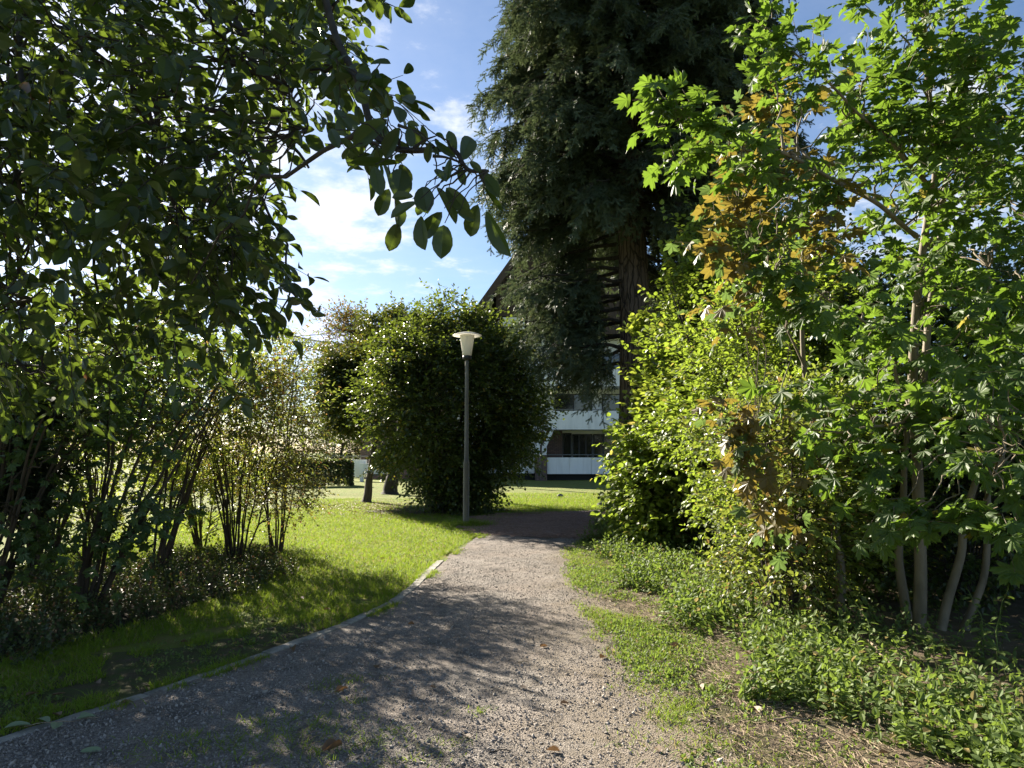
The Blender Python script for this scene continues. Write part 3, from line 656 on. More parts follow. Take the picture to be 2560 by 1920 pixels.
b = MB(); lattice(b, top - CO, tip - CO, 1.9, 22, .12); b.build('jib', M['crane'], cr)
b = MB(); lattice(b, top - CO, tail - CO, 1.4, 6, .12); b.box(tail - CO - np.array([1, 1, 2.2]), tail - CO + np.array([1, 1, .2])); b.build('counter_jib', M['crane'], cr)
b = MB(); b.lathe([(.9, -3.4), (1.5, -1.4), (1.6, -.3), (.4, 0), (0, .1)], top - CO, 12); b.build('slewing_head', M['crane'], cr)
b = MB(); b.tube([top - CO + np.array([0, 0, -1]), top - CO + np.array([-.5, 0, 5.0])], .25, 6); b.build('tower_peak', M['crane'], cr)
cab = MB(); pa, pb = px(150, 345, 38), px(425, 324, 38)
q = np.array([pa + (pb - pa) * t - np.array([0, 0, .35 * 4 * t * (1 - t) * .4]) for t in np.linspace(0, 1, 24)]); cab.tube(q, .022, 5)
tag(cab.build('overhead_cable', M['cable']), 'thin dark overhead cable crossing the sky above the crane', 'cable')
ppost = MB(); ppost.tube([pa * np.array([1, 1, 0]), pa + np.array([0, 0, .4])], [.14, .10], 8); tag(ppost.build('utility_pole', M['bark'], smooth=True), 'wooden utility pole behind the left foliage carrying the thin cable', 'utility pole')
ppost = MB(); ppost.tube([pb * np.array([1, 1, 0]), pb + np.array([0, 0, .4])], [.14, .10], 8); tag(ppost.build('utility_pole', M['bark'], smooth=True), 'wooden utility pole behind the slim tree carrying the thin cable', 'utility pole')

# ------------------------------------------------------------------ hedge, far trees
HA, HB = gp(150, 489.5), gp(353, 486)
hd = thing('clipped_hedge', (HA + HB) / 2 * np.array([1, 1, 0]), 'clipped dark green box hedge at the far edge of the lawn', 'hedge'); HO = np.array(hd.location)
dv = nrm(HB - HA); nv_ = np.array([-dv[1], dv[0], 0]); LH = np.linalg.norm(HB - HA); hh = 1.18
n = 26000; t = rng.uniform(0, 1, n) * LH; face = rng.uniform(0, 1, n); dep = np.where(face < .5, rng.exponential(.10, n), rng.uniform(0, 1.3, n)); zc = np.where(face < .5, rng.uniform(.03, hh, n), hh - rng.exponential(.06, n))
dep = np.where(face > .92, rng.uniform(0, 1.3, n), dep); t = np.where(face > .92, LH - rng.exponential(.08, n), t); zc = np.where(face > .92, rng.uniform(.05, hh, n), zc)
P = HA + dv * t[:, None] + nv_ * dep[:, None]; P[:, 2] = np.maximum(.03, zc + .05 * wob(t, dep, 2.0)); ax = rng.normal(0, 1, (n, 3)) + np.array([0, -.2, .5]); nr = rng.normal(0, .6, (n, 3)) + np.where(zc > hh - .1, 1, .2)[:, None] * np.array([0, 0, 1]) + np.array([0, -.5, 0])
lf = MB(); l_ = rng.uniform(.075, .12, n); lf.inst(T_TINY, frames(ax, nr, l_, l_ * 1.15), P - HO); lf.build('foliage', M['bramble'], hd)
b = MB(); k = 60
for i in range(k):
    p = HA + dv * LH * (i + .5) / k + nv_ * .6 - HO; b.tube([p * np.array([1, 1, 0]), p * np.array([1, 1, 0]) + np.array([rng.normal(0, .1), rng.normal(0, .1), hh * .8])], .025, 5)
b.build('stems', M['dark_bark'], hd)

far = [(-12.0, 50, 4.0, 2.0, 'far_tree', 'yellowish round tree standing behind the right end of the hedge'), (-9.8, 53, 4.2, 1.8, 'rust', 'rusty brown autumn tree above the hedge beside the slim tree'),
       (-16.0, 54, 5.2, 2.6, 'far_tree', 'olive green tree behind the middle of the hedge'), (-21.5, 52, 6.4, 3.0, 'hazel', 'green bushy tree half hidden by the thin sparse shrub'),
       (-28, 50, 7.5, 3.6, 'far_tree', 'broad pale tree far behind the multi-stemmed thicket'), (-36, 48, 8.0, 4.2, 'hazel', 'big green tree far beyond the thicket at the lawn edge')]
for x, y, h, r, mk, lab in far:
    c = np.array([x, y, h * .58]); st = [(curve([(x, y, -.05), (x + .1, y, h * .4), (x, y + .1, h * .8)], 6, .05), .16, .03)]
    plant('background_tree', lab, 'tree', (x, y, 0), st, ellipsoid(c, (r, r, h * .44), 46, .55, .5, .5), M[mk], M['bark'], T_TINY, .17, 16, .6, 6, 'trees beyond the hedge', 'trunk', tw_r=.006, br=.03, jit=.6)

# ------------------------------------------------------------------ stout tree and slim tree left of the hazel
TS = gp(390, 494)
st = [(curve([TS, TS + np.array([.05, 0, .6]), TS + np.array([.35, .1, 1.8]), TS + np.array([.3, .2, 3.6]), TS + np.array([-.3, .2, 5.2])], 6, .03), .26, .08)]
st[0] = (st[0][0], .30, .08)
c = px(352, 345, TS[1]); cl = np.vstack([ellipsoid(px(350, 338, TS[1]), (.95, 1.0, .95), 30, .35, .3), ellipsoid(px(385, 345, TS[1]), (1.2, 1.2, .9), 20, .4, .3)])
plant('stout_tree', 'stout trunked tree with rusty brown upper crown left of the round bush', 'tree', TS, st, cl, M['rust'], M['dark_bark'], T_SMALL, .10, 20, .55, 7, None, 'trunk', br=.03, tw_r=.004, jit=.5)
TT = gp(366.5, 502.5)
st = [(curve([TT, TT + np.array([.06, 0, .5]), TT + np.array([.16, 0, 1.3]), TT + np.array([.3, 0, 2.6]), TT + np.array([.2, .1, 4.4])], 6, .015), .15, .035)]
cl = np.vstack([ellipsoid(px(375, 378, TT[1]), (1.6, 1.5, 1.35), 56, .40, .35), ellipsoid(px(352, 412, TT[1]), (.85, 1.1, .55), 22, .32, .3), ellipsoid(px(392, 345, TT[1]), (1.2, 1.2, 1.0), 22, .4, .3),
     ellipsoid(px(350, 385, TT[1]), (.95, 1.1, 1.0), 34, .32, .3), ellipsoid(px(392, 452, TT[1] - .6), (.45, .5, .2), 6, .2, .3)])
M['slim'] = leafmat('slim_tree_leaf', (.024, .044, .014), (.048, .07, .018), (.16, .19, .022), .42, .28, (.17, .14, .02), .05)
plant('slim_tree', 'slim straight trunked tree with low spreading green crown on the sunlit lawn', 'tree', TT, st, cl, M['slim'], M['bark'], T_SMALL, .11, 38, .42, 8, None, 'trunk', br=.02, tw_r=.003, jit=.45)

# ------------------------------------------------------------------ big hazel bush
HZ = gp(447, 512)
sts = fan_stems(HZ, 26, 4.3, 2.2, .045, .012, foot=.5)
hc = px(452, 404, HZ[1])
cl = np.vstack([ellipsoid(hc, (2.3, 2.2, 1.95), 190, .38, .62, .25), ellipsoid(hc, (1.8, 1.6, 1.6), 60, .4, .1, .25), ellipsoid(px(510, 415, HZ[1]), (.95, 1.3, 1.4), 46, .36, .4, .3), ellipsoid(px(448, 340, HZ[1]), (1.25, 1.3, .75), 40, .34, .4),
     ellipsoid(px(492, 356, HZ[1]), (.8, 1.0, .6), 24, .34, .4), ellipsoid(px(410, 362, HZ[1]), (.85, 1.1, .7), 22, .32, .4), ellipsoid(px(456, 485, HZ[1] - .3), (1.15, 1.0, .5), 40, .24, .3, .12)])
cl = np.vstack([cl, np.c_[hc + nrm(np.abs(rng.normal(0, 1, (26, 3))) * np.array([1, 1, 1]) * rng.choice([-1, 1], (26, 3)) * np.array([1, 1, 0]) + np.abs(rng.normal(0, 1, (26, 3))) * np.array([0, 0, 1])) * np.array([2.5, 2.3, 2.45]), np.full(26, .13)]])
plant('hazel_bush', 'big round dark green bush behind the lamp post', 'bush', HZ, sts, cl, M['hazel'], M['dark_bark'], T_SMALL, .10, 20, .45, 8, None, 'stem', br=.012, jit=.5, tw_r=.003, up=.25)

# ------------------------------------------------------------------ the big conifer
con = thing('conifer', CON, 'towering dark conifer with drooping branches and furrowed trunk at the path end', 'tree')
def trunk_r(z): return .40 * (1 - z / 27) + .38 * math.exp(-z / .55)
m = MB(); zs = np.concatenate([np.linspace(-.1, 2, 14), np.linspace(2.3, 25, 40)]); a = np.linspace(0, 2 * np.pi, 28, endpoint=False)
V = []
for z in zs:
    flute = 1 + (.16 * math.exp(-max(z, 0) / .8)) * np.sin(a * 6 + 1) + .05 * np.sin(a * 9 + z * .4) + .03 * np.sin(a * 17 + z * 1.1)
    V.append(np.stack([trunk_r(max(z, 0)) * flute * np.cos(a) + .04 * math.sin(z * .5), trunk_r(max(z, 0)) * flute * np.sin(a), np.full_like(a, z)], -1))
V = np.array(V); i = np.arange(len(zs) - 1)[:, None]; j = np.arange(28)[None]; k = (j + 1) % 28
m.add(V, [np.stack([i * 28 + j, i * 28 + k, (i + 1) * 28 + k, (i + 1) * 28 + j], -1).reshape(-1, 4)]); m.build('trunk', M['conifer_bark'], con, True)
wood, leaf = MB(), MB()
SP, SD, SL = [], [], []
z = 3.3
while z < 23.5:
    k = 7 if z < 13 else 5
    a0 = rng.uniform(0, 6.28)
    for q in range(k):
        az = a0 + q * 2 * np.pi / k + rng.normal(0, .22); dx, dy = math.cos(az), math.sin(az)
        Lb = (3.4 if z < 9 else 3.4 - .07 * (z - 9) if z < 12 else 3.2 * (1 - (z - 12) / 14)) * rng.uniform(.82, 1.08)
        front = dy < -.25 and -.75 < dx < .75
        if z < 6.5 and dy < .15 and -.86 < dx < .8: continue
        if z < 5.4 and dx > -.5: continue
        if z < 7 and -.92 < dx < .4 and rng.uniform() < .5: continue
        Lb *= np.interp(z, [3.3, 5, 6.5, 8.2], [.60, .70, .82, 1.0]) * (.92 if dx < 0 and dy < 0 else 1)
        if z < 6.4 and dx > .1: Lb *= .72
        dr = rng.uniform(.25, .42)
        b0 = np.array([dx * .3, dy * .3, z + .3]); dr *= min(1, .45 + (z - 3.3) * .16); e = np.array([dx * Lb, dy * Lb, z + .3 - dr * Lb * .9 + .2])
        mid = np.array([dx * Lb * .55, dy * Lb * .55, z + .35 - dr * Lb * .25]); c = curve([b0, mid, e], 9, .03)
        wood.tube(c, np.linspace(.05 if z < 14 else .03, .010, len(c)), 5, False)
        nb = int(Lb * 13); s = np.sort(rng.uniform(.18, 1, nb)); s[-1] = 1.0; ii = s * (len(c) - 1); i0 = np.minimum(ii.astype(int), len(c) - 2)
        B = c[i0] + (c[i0 + 1] - c[i0]) * (ii - i0)[:, None]; tg = nrm(c[i0 + 1] - c[i0]); lat = nrm(np.cross(tg, [0, 0, 1.0])); sg = np.where(np.arange(nb) % 2 == 0, 1, -1)[:, None]
        tl = (.75 * (1 - .55 * s) + .12) * rng.uniform(.7, 1.25, nb)
        td = tg * .75 + lat * sg * .8 + np.array([0, 0, -.35]) + rng.normal(0, .2, (nb, 3)); td[-1] = tg[-1]
        td = nrm(td)
        for t_ in range(8):
            f = (t_ + rng.uniform(.1, .9, nb)) / 8
            p = B + td * (tl * f)[:, None]; p[:, 2] -= .75 * tl * f * f + rng.uniform(0, .12, nb)
            d = td * .8 + np.array([0, 0, -.55])[None] * f[:, None] + rng.normal(0, .32, (nb, 3)); d[:, 2] -= .12
            keep = rng.uniform(0, 1, nb) < (1.0 if z < 13 else .6)
            SP.append(p[keep]); SD.append(d[keep]); SL.append((.17 + .11 * rng.uniform(0, 1, nb))[keep])
        # twig sticks
        e1 = B + td * tl[:, None]; e1[:, 2] -= .45 * tl
        for w_ in range(0, nb, 2): wood.tube([B[w_], (B[w_] + e1[w_]) / 2 + np.array([0, 0, .1 * tl[w_]]), e1[w_]], [.008, .006, .003], 3, False)
    z += .30 if z < 13 else .6
SP, SD, SL = np.vstack(SP), np.vstack(SD), np.concatenate(SL)
nr = np.array([0, 0, 1.0]) + rng.normal(0, .45, SP.shape)
leaf.inst(T_SPRAY, frames(SD, nr, SL, SL), SP)
# bare hanging twigs on the trunk
for q in range(60):
    z = rng.uniform(2.6, 8); az = rng.uniform(0, 6.28); d = np.array([math.cos(az), math.sin(az), rng.uniform(-.5, .2)]); p = np.array([math.cos(az) * .36, math.sin(az) * .36, z]); Lq = rng.uniform(.3, 1.1)
    wood.tube(curve([p, p + d * Lq * .5, p + d * Lq + np.array([0, 0, -.35 * Lq])], 4, .02), np.linspace(.010, .002, 9), 4, False)
wood.build('branch_sprays', M['dark_bark'], con, True); leaf.build('needles', M['needles'], con)
print('conifer sprays', len(SP))

# ------------------------------------------------------------------ right-hand bright shrubs along the path
def bush(lab, base, stems, parts, lm, tmpl, size, tw, tl, nl, nm='leafy_shrub', grp='shrubs along the right of the path', bark='stem', **kw):
    st = fan_stems(base, *stems); cl = np.vstack([ellipsoid(*p) for p in parts])
    return plant(nm, lab, 'shrub', base, st, cl, M[lm], M[bark], tmpl, size, tw, tl, nl, grp, **kw)
bush('tall pale green shrub with upright oval leaved sprigs in front of the conifer trunk', np.array([3.0, 14.0, 0]), (14, 4.2, 1.0, .03, .008), [((2.85, 13.4, 1.3), (.8, 1.1, 1.25), 60, .28, .5, .15), ((3.15, 12.8, 2.7), (.75, 1.0, 1.0), 40, .26, .4), ((3.45, 12.4, 4.0), (.7, .9, .9), 30, .26, .3), ((2.4, 13.2, 3.8), (.3, .3, .2), 1, .12, .2)], 'hedge_leaf_b', T_OVAL, .13, 14, .34, 7, up=.5, br=.008)
bush('tallest bright shrub with dense yellow green leaves beside the path', np.array([3.6, 11.4, 0]), (16, 5.0, 1.2, .035, .008), [((3.35, 11.5, 2.4), (1.05, 1.4, 2.3), 110, .32, .55, .15), ((3.7, 11.2, 4.6), (1.0, 1.2, 1.1), 50, .32, .4), ((2.3, 12.1, 1.1), (.55, .8, 1.0), 44, .26, .3, .12)], 'hedge_leaf', T_OVAL, .085, 18, .34, 8, up=.45, br=.008)
bush('glossy small leaved shrub half shaded by the bronze maple', np.array([3.5, 9.2, 0]), (14, 3.6, 1.1, .028, .007), [((3.35, 9.3, 1.9), (1.05, 1.3, 1.75), 110, .28, .5, .12), ((3.5, 9.0, 3.5), (.9, 1.0, .7), 34, .28, .3)], 'hedge_leaf', T_SMALL, .065, 20, .30, 9, up=.35, br=.007, jit=.45)
bush('low glossy shrub at the front end of the shrub row', np.array([3.2, 7.6, 0]), (10, 2.4, .8, .022, .006), [((3.15, 7.7, 1.35), (.85, 1.0, 1.15), 80, .24, .5, .1)], 'hedge_leaf', T_SMALL, .058, 20, .26, 9, up=.3, br=.006, jit=.5)
bush('small leaved dark glossy shrub touching the bronze maple stem at the path side', np.array([2.55, 6.75, 0]), (12, 2.2, .6, .016, .005), [((2.5, 6.8, 1.25), (.6, .7, 1.1), 70, .22, .4, .12)], 'thicket', T_SMALL, .055, 16, .24, 8, up=.3, br=.005, jit=.5)
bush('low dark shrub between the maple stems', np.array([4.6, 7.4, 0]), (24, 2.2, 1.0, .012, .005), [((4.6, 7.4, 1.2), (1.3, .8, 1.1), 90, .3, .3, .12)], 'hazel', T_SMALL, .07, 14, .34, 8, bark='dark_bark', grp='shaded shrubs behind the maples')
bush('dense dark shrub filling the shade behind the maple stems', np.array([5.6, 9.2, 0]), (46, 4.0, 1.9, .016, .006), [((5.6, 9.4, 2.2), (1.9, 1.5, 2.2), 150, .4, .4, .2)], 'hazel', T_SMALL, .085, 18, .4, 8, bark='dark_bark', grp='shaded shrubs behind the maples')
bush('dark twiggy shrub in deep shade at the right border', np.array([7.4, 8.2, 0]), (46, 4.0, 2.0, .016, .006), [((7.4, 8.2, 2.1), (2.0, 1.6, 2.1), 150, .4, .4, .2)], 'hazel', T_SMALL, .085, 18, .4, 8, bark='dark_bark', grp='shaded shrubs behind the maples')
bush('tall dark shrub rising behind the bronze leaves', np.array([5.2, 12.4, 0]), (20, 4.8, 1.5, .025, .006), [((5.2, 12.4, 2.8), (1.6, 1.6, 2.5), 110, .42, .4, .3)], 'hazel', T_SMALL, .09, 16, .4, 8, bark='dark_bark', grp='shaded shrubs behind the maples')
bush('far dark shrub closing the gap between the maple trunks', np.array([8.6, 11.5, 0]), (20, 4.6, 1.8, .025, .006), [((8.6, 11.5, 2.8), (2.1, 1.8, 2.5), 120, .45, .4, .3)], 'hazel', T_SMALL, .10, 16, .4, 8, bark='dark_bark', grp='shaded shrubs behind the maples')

# ------------------------------------------------------------------ maples
def pc(L_): return np.array([[*px(x, y, Y), r] for x, y, Y, r in L_])
MPb = gp(919, 643)
Ym = MPb[1]
def line(L_, n=8, wig=.012): return curve([px(*p) for p in L_], n, wig)
main = line([(919, 645, Ym), (921, 560, Ym), (919, 470, Ym + .05), (912, 380, Ym + .05), (916, 300, Ym), (926, 220, Ym), (936, 160, Ym - .1), (928, 60, Ym - .2), (922, -60, Ym - .3)])
stems = [(main, .054, .016), (line([(921, 400, Ym + .1), (936, 280, Ym + .2), (947, 180, Ym + .2), (955, 60, Ym + .2), (958, -50, Ym + .2)]), .034, .010),
         (line([(909, 632, Ym + .25), (900, 560, Ym + .3), (903, 480, Ym + .35), (905, 420, Ym + .4), (890, 340, Ym + .5)]), .045, .012),
         (line([(940, 636, Ym - .05), (955, 560, Ym), (966, 500, Ym), (990, 420, Ym + .1), (1015, 330, Ym + .2), (1030, 200, Ym + .2)]), .042, .010),
         (line([(964, 632, Ym + .1), (984, 560, Ym + .15), (982, 470, Ym + .2), (992, 380, Ym + .3), (985, 250, Ym + .3)]), .036, .010),
         (line([(916, 236, Ym), (880, 208, 5.5), (820, 175, 5.1), (740, 140, 4.75), (690, 118, 4.6), (645, 95, 4.5)]), .022, .005),
         (line([(932, 188, Ym), (895, 152, 5.6), (862, 120, 5.4), (810, 65, 5.2), (755, 25, 5.1)]), .020, .005),
         (line([(918, 345, Ym), (887, 334, 5.7), (830, 300, 5.3), (777, 263, 5.0)]), .016, .004),
         (line([(912, 420, Ym), (870, 430, 5.5), (820, 430, 5.1), (780, 415, 4.9)]), .014, .004),
         (line([(985, 500, Ym), (1000, 470, 5.2), (1005, 440, 4.5), (985, 420, 4.2)]), .012, .004)]
A = [(664, 100, 4.5, .07), (676, 124, 4.5, .08), (680, 150, 4.5, .07), (700, 122, 4.6, .09), (712, 145, 4.6, .1), (730, 138, 4.7, .1), (742, 162, 4.7, .1), (765, 155, 4.8, .12), (785, 165, 5, .18), (815, 180, 5.1, .18), (845, 190, 5.2, .18), 
     (765, 25, 5.1, .1), (780, 50, 5.1, .1), (772, 78, 5.1, .08), (802, 58, 5.1, .1), (800, 92, 5.2, .1), (825, 82, 5.2, .12), (850, 100, 5.4, .15), (880, 140, 5.5, .16), (860, 155, 5.3, .16),
     (775, 262, 4.8, .09), (800, 292, 4.9, .14), (790, 310, 4.9, .12), (825, 295, 5.2, .18), (850, 320, 5.3, .16), (870, 300, 5.4, .18), (885, 350, 5.4, .18),
     (790, 405, 4.9, .12), (830, 425, 5.0, .14), (855, 445, 5.1, .16), (875, 420, 5.3, .2), (850, 390, 5.2, .14), (885, 460, 5.3, .16)]
for y0 in range(-90, 150, 26):
    A += [(885 + rng.uniform(-10, 12), y0, 5.6, .2), (925 + rng.uniform(-15, 15), y0 + 10, 5.6, .22), (958 + rng.uniform(-15, 15), y0, 5.8, .22)]
for k in range(85): A.append((rng.uniform(880, 1040), rng.uniform(120, 430), rng.uniform(5.4, 7.2), .25))
for k in range(24): A.append((rng.uniform(960, 1045), rng.uniform(40, 200), rng.uniform(5.4, 6.8), .25))
A += [(905, 515, 4.6, .10), (930, 520, 4.7, .10), (890, 500, 4.8, .10), (985, 430, 4.2, .12), (1010, 455, 4.2, .14), (1000, 500, 4.2, .12), (1020, 400, 4.3, .14), (1015, 530, 4.3, .1), (950, 400, 4.9, .16), (985, 380, 4.6, .15), (930, 440, 5.2, .16)]
mp = plant('maple_tree', 'multi-stemmed young maple with pointed light green leaves and smooth pale stems', 'tree', MPb, stems, pc(A), M['maple'], M['maple_bark'], T_MAPLE, .118, 6, .17, 4, None, 'stem', tw_r=.0025, br=.007, ratio=.98, jit=.42, hang=.45, open_=1.1, up=.15, spread=.6, facing=(-.25, -.1, 1))
# bronze maple
BMb = gp(836, 629); Yb = BMb[1]
stems = [(line([(836, 631, Yb), (840, 588, Yb), (833, 533, Yb + .05), (824, 489, Yb + .1), (810, 420, Yb + .1), (803, 350, Yb), (801, 260, Yb), (797, 180, Yb), (795, 95, Yb)]), .048, .006),
         (line([(806, 370, Yb), (775, 300, Yb - .1), (745, 230, Yb - .2), (735, 170, Yb - .2)]), .012, .004), (line([(812, 430, Yb), (785, 440, Yb - .5), (755, 445, Yb - .9)]), .012, .004)]
Bq = [(735, 132, 5.6, .12), (760, 115, 5.6, .14), (790, 110, 5.7, .14), (775, 140, 5.6, .12), (740, 175, 5.3, .12), (730, 215, 5.2, .12), (755, 205, 5.1, .16), (750, 240, 5.0, .16), (785, 195, 5.2, .18), (790, 230, 5.1, .18), (815, 215, 5.3, .18), (815, 180, 5.4, .14), (765, 270, 5.2, .16), (738, 262, 5.1, .1), (725, 240, 5.2, .1), (745, 310, 5.3, .12), (800, 260, 5.2, .16), (825, 255, 5.3, .14),
      (752, 440, 5.4, .10), (765, 470, 5.4, .10), (778, 490, 5.5, .10), (735, 420, 5.5, .08), (745, 410, 5.5, .1), (790, 525, 5.6, .08), (850, 120, 6.5, .1), (845, 90, 6.5, .1)]
plant('bronze_maple', 'young maple with bronze and ochre leaves among the green shrubs', 'tree', BMb, stems, pc(Bq), M['bronze'], M['maple_bark'], T_LOBED, .11, 7, .20, 4, None, 'stem', br=.006, ratio=1.05, jit=.5, hang=.6, open_=1.1, up=.1, spread=.6)

# ------------------------------------------------------------------ left thicket
def lshrub(lab, base, k, h, sp, parts, lm, tmpl, size, tw, tl, nl, bark='stem', nm='thicket_shrub', lean=(0, 0), r0=.022, **kw):
    base = np.array(base, float)
    return plant(nm, lab, 'shrub', base, fan_stems(base, k, h, sp, r0, .005, lean), np.vstack([ellipsoid(*p) for p in parts]), M[lm], M[bark], tmpl, size, tw, tl, nl, 'shrubs of the left thicket', br=.006, **kw)
lshrub('sparse shrub with thin willow-like leaves against the sky above the hedge', (-3.75, 11.6, 0), 9, 3.4, .9, [((-3.85, 11.5, 2.7), (.6, .8, .8), 30, .22, .3), ((-3.6, 11.4, 2.0), (.4, .6, .7), 12, .2, .3)], 'thicket', T_LANCE, .10, 8, .42, 9, r0=.018)
lshrub('many-stemmed shrub with small yellowing leaves nearest the open lawn', (-3.95, 10.4, 0), 18, 2.9, 1.05, [((-3.95, 10.4, 2.05), (1.05, 1.0, .9), 62, .28, .4, .7), ((-3.1, 10.2, 1.1), (.35, .5, .6), 12, .22, .3, .3)], 'yellowing', T_TINY, .048, 16, .32, 9, jit=.55, r0=.016)
lshrub('upright brown-stemmed shrub left of the yellowing shrub', (-4.7, 9.6, 0), 11, 3.2, 1.0, [((-4.6, 9.6, 2.4), (1.15, 1.0, .9), 60, .30, .4, .9)], 'thicket', T_SMALL, .062, 18, .34, 8, jit=.5, lean=(.35, 0))
lshrub('dark shrub with broad lobed leaves low on leaning stems', (-4.25, 7.3, 0), 9, 2.9, .9, [((-4.0, 7.3, 2.0), (.8, .8, .7), 16, .3, .3, .7), ((-3.9, 7.0, .9), (.6, .5, .4), 8, .2, .3, .4)], 'lobed', T_LOBED, .10, 8, .30, 4, hang=.5, lean=(.75, 0), r0=.028, jit=.45)
lshrub('leaning dark-stemmed shrub at the left border with lobed leaves', (-4.9, 6.7, 0), 10, 3.0, .8, [((-4.4, 6.7, 2.0), (.8, .7, .7), 16, .3, .3, .7), ((-4.3, 6.4, .9), (.5, .5, .5), 7, .2, .3, .3)], 'lobed', T_LOBED, .095, 8, .30, 4, hang=.5, lean=(.9, 0), r0=.026, jit=.45)
lshrub('tall leafy shrub at the back of the thicket', (-6.0, 9.2, 0), 16, 3.4, 1.2, [((-5.8, 9.2, 2.5), (1.5, 1.2, 1.0), 60, .32, .4, .8)], 'thicket', T_SMALL, .070, 16, .36, 8, jit=.5, lean=(.4, 0))
lshrub('pale sunlit shrub seen through the dark stems', (-6.6, 11.6, 0), 16, 2.9, 1.2, [((-6.6, 11.6, 1.6), (1.5, 1.2, 1.3), 90, .32, .4, .3)], 'hedge_leaf_b', T_SMALL, .07, 11, .36, 8, jit=.5)
lshrub('low sunlit shrub behind the thicket stems', (-5.3, 12.4, 0), 12, 2.2, 1.0, [((-5.3, 12.4, 1.0), (1.2, .9, .75), 60, .3, .3, .25)], 'hedge_leaf_b', T_SMALL, .065, 11, .32, 8, jit=.5)
lshrub('bright leafy shrub deep behind the leaning stems', (-8.6, 10.6, 0), 14, 3.4, 1.3, [((-8.6, 10.6, 1.9), (1.6, 1.3, 1.4), 60, .34, .3, .3)], 'hedge_leaf_b', T_SMALL, .08, 9, .36, 8, jit=.5)
# yew
yb = np.array([-5.5, 7.2, 0]); lfp = MB()
st = fan_stems(yb, 7, 2.3, .5, .05, .01)
plant('yew_shrub', 'almost black dense evergreen shrub at the left border', 'shrub', yb, st, ellipsoid(yb + np.array([.1, -.1, 1.75]), (.62, .6, .85), 70, .22, .3, .5), M['yew'], M['dark_bark'], T_SPRAY, .16, 14, .25, 5, None, br=.01, jit=.5)

# ------------------------------------------------------------------ magnolia overhanging from the left
MAb = np.array([-5.2, 4.6, 0])
trunk = curve([MAb, MAb + np.array([.05, 0, 1.5]), MAb + np.array([.2, -.1, 3.0]), MAb + np.array([.5, -.1, 4.8])], 8, .03)
tt = trunk[-10]
limbs = [(trunk, .17, .07)]
for L_, r0 in (([(-120, 120, 4.6), (20, 20, 4.6), (140, -60, 4.4), (230, -110, 4.0)], .05), ([(-110, 170, 4.6), (30, 120, 4.9), (150, 100, 5.0), (250, 120, 5.0), (300, 160, 5.0)], .04),
               ([(140, -60, 4.4), (132, 40, 4.2), (150, 110, 4.2), (170, 190, 4.2), (175, 260, 4.2)], .024), ([(20, 20, 4.6), (18, 120, 4.2), (20, 220, 4.0), (10, 300, 3.9)], .022), ([(-110, 200, 4.7), (40, 210, 5.4), (140, 230, 5.6), (250, 260, 5.6), (290, 300, 5.5)], .035),
               ([(-100, 240, 4.7), (20, 290, 5.0), (100, 310, 5.2), (200, 330, 5.3)], .03), ([(60, 60, 4.6), (70, 180, 4.8), (95, 290, 4.8), (120, 360, 4.7)], .018), ([(230, -110, 4.0), (300, -40, 3.2), (345, 60, 2.75), (380, 125, 2.5), (425, 155, 2.3), (455, 172, 2.2), (478, 186, 2.15)], .020),
               ([(180, -80, 4.2), (250, 30, 3.8), (290, 90, 3.6), (320, 130, 3.5)], .018), ([(230, 115, 5.0), (270, 200, 4.8), (285, 270, 4.7), (280, 330, 4.6)], .014), ([(40, 140, 5.0), (80, 60, 5.6), (150, 10, 6.0), (230, -20, 6.2)], .025), ([(-100, 230, 4.6), (10, 350, 4.2), (60, 385, 4.1)], .02)):
    limbs.append((curve([px(*p) for p in L_], 8, .03), r0, max(.004, r0 * .25)))
POLY = np.array([(-60, -60), (352, -60), (360, 20), (352, 70), (335, 115), (290, 125), (262, 140), (240, 165), (245, 205), (272, 230), (280, 246), (250, 275), (245, 300), (232, 318), (195, 325), (145, 345), (90, 375), (40, 385), (-60, 385)], float)
def inpoly(x, y, Pg):
    c = np.zeros(len(x), bool); j = len(Pg) - 1
    for i in range(len(Pg)):
        (xi, yi), (xj, yj) = Pg[i], Pg[j]
        c ^= ((yi > y) != (yj > y)) & (x < (xj - xi) * (y - yi) / (yj - yi + 1e-9) + xi); j = i
    return c
qx, qy = rng.uniform(-60, 400, 900), rng.uniform(-60, 400, 900); k = inpoly(qx, qy, POLY); qx, qy = qx[k][:285], qy[k][:285]
cl = [[*px(x, y, rng.uniform(3.0, 6.0)), .24] for x, y in zip(qx, qy)]
for k in range(150): cl.append([*(MAb + np.array([rng.uniform(-3.0, 1.0), rng.uniform(-1, 5.0), rng.uniform(3.1, 6.4)])), .45])  # unseen outer crown, added to shade the visible leaves and the path
cl = [c for i, c in enumerate(cl) if i < len(qx) or c[0] < -.72 * c[1] - .75 or c[2] - CAM_H > .66 * c[1]]
def keep_mag(P):
    v = P - np.array([0, 0, CAM_H]); Z = v[:, 1] * CT + v[:, 2] * ST; x = 512 + F * v[:, 0] / Z; y = 384 - F * (v[:, 2] * CT - v[:, 1] * ST) / Z
    return (np.linalg.norm(v, axis=1) > 2.0) & ((x < 280) & (y < 380) | inpoly(x, y, POLY))
mag = plant('magnolia_tree', 'dark overhanging tree with large oval leaves filling the upper left', 'tree', MAb, limbs, cl, M['magnolia'], M['dark_bark'], [T_MAG, T_MAG2, T_MAG3], .100, 5, .25, 7, None, 'limb', br=.008, jit=.6, hang=.45, ratio=.58 * 1.0, sag=.3, up=.0, spread=.7, keep=keep_mag, tw_r=.0025, limb_penalty=.2, out_c=(-5, 4.5, 4))
mag.children[0].name = 'trunk'
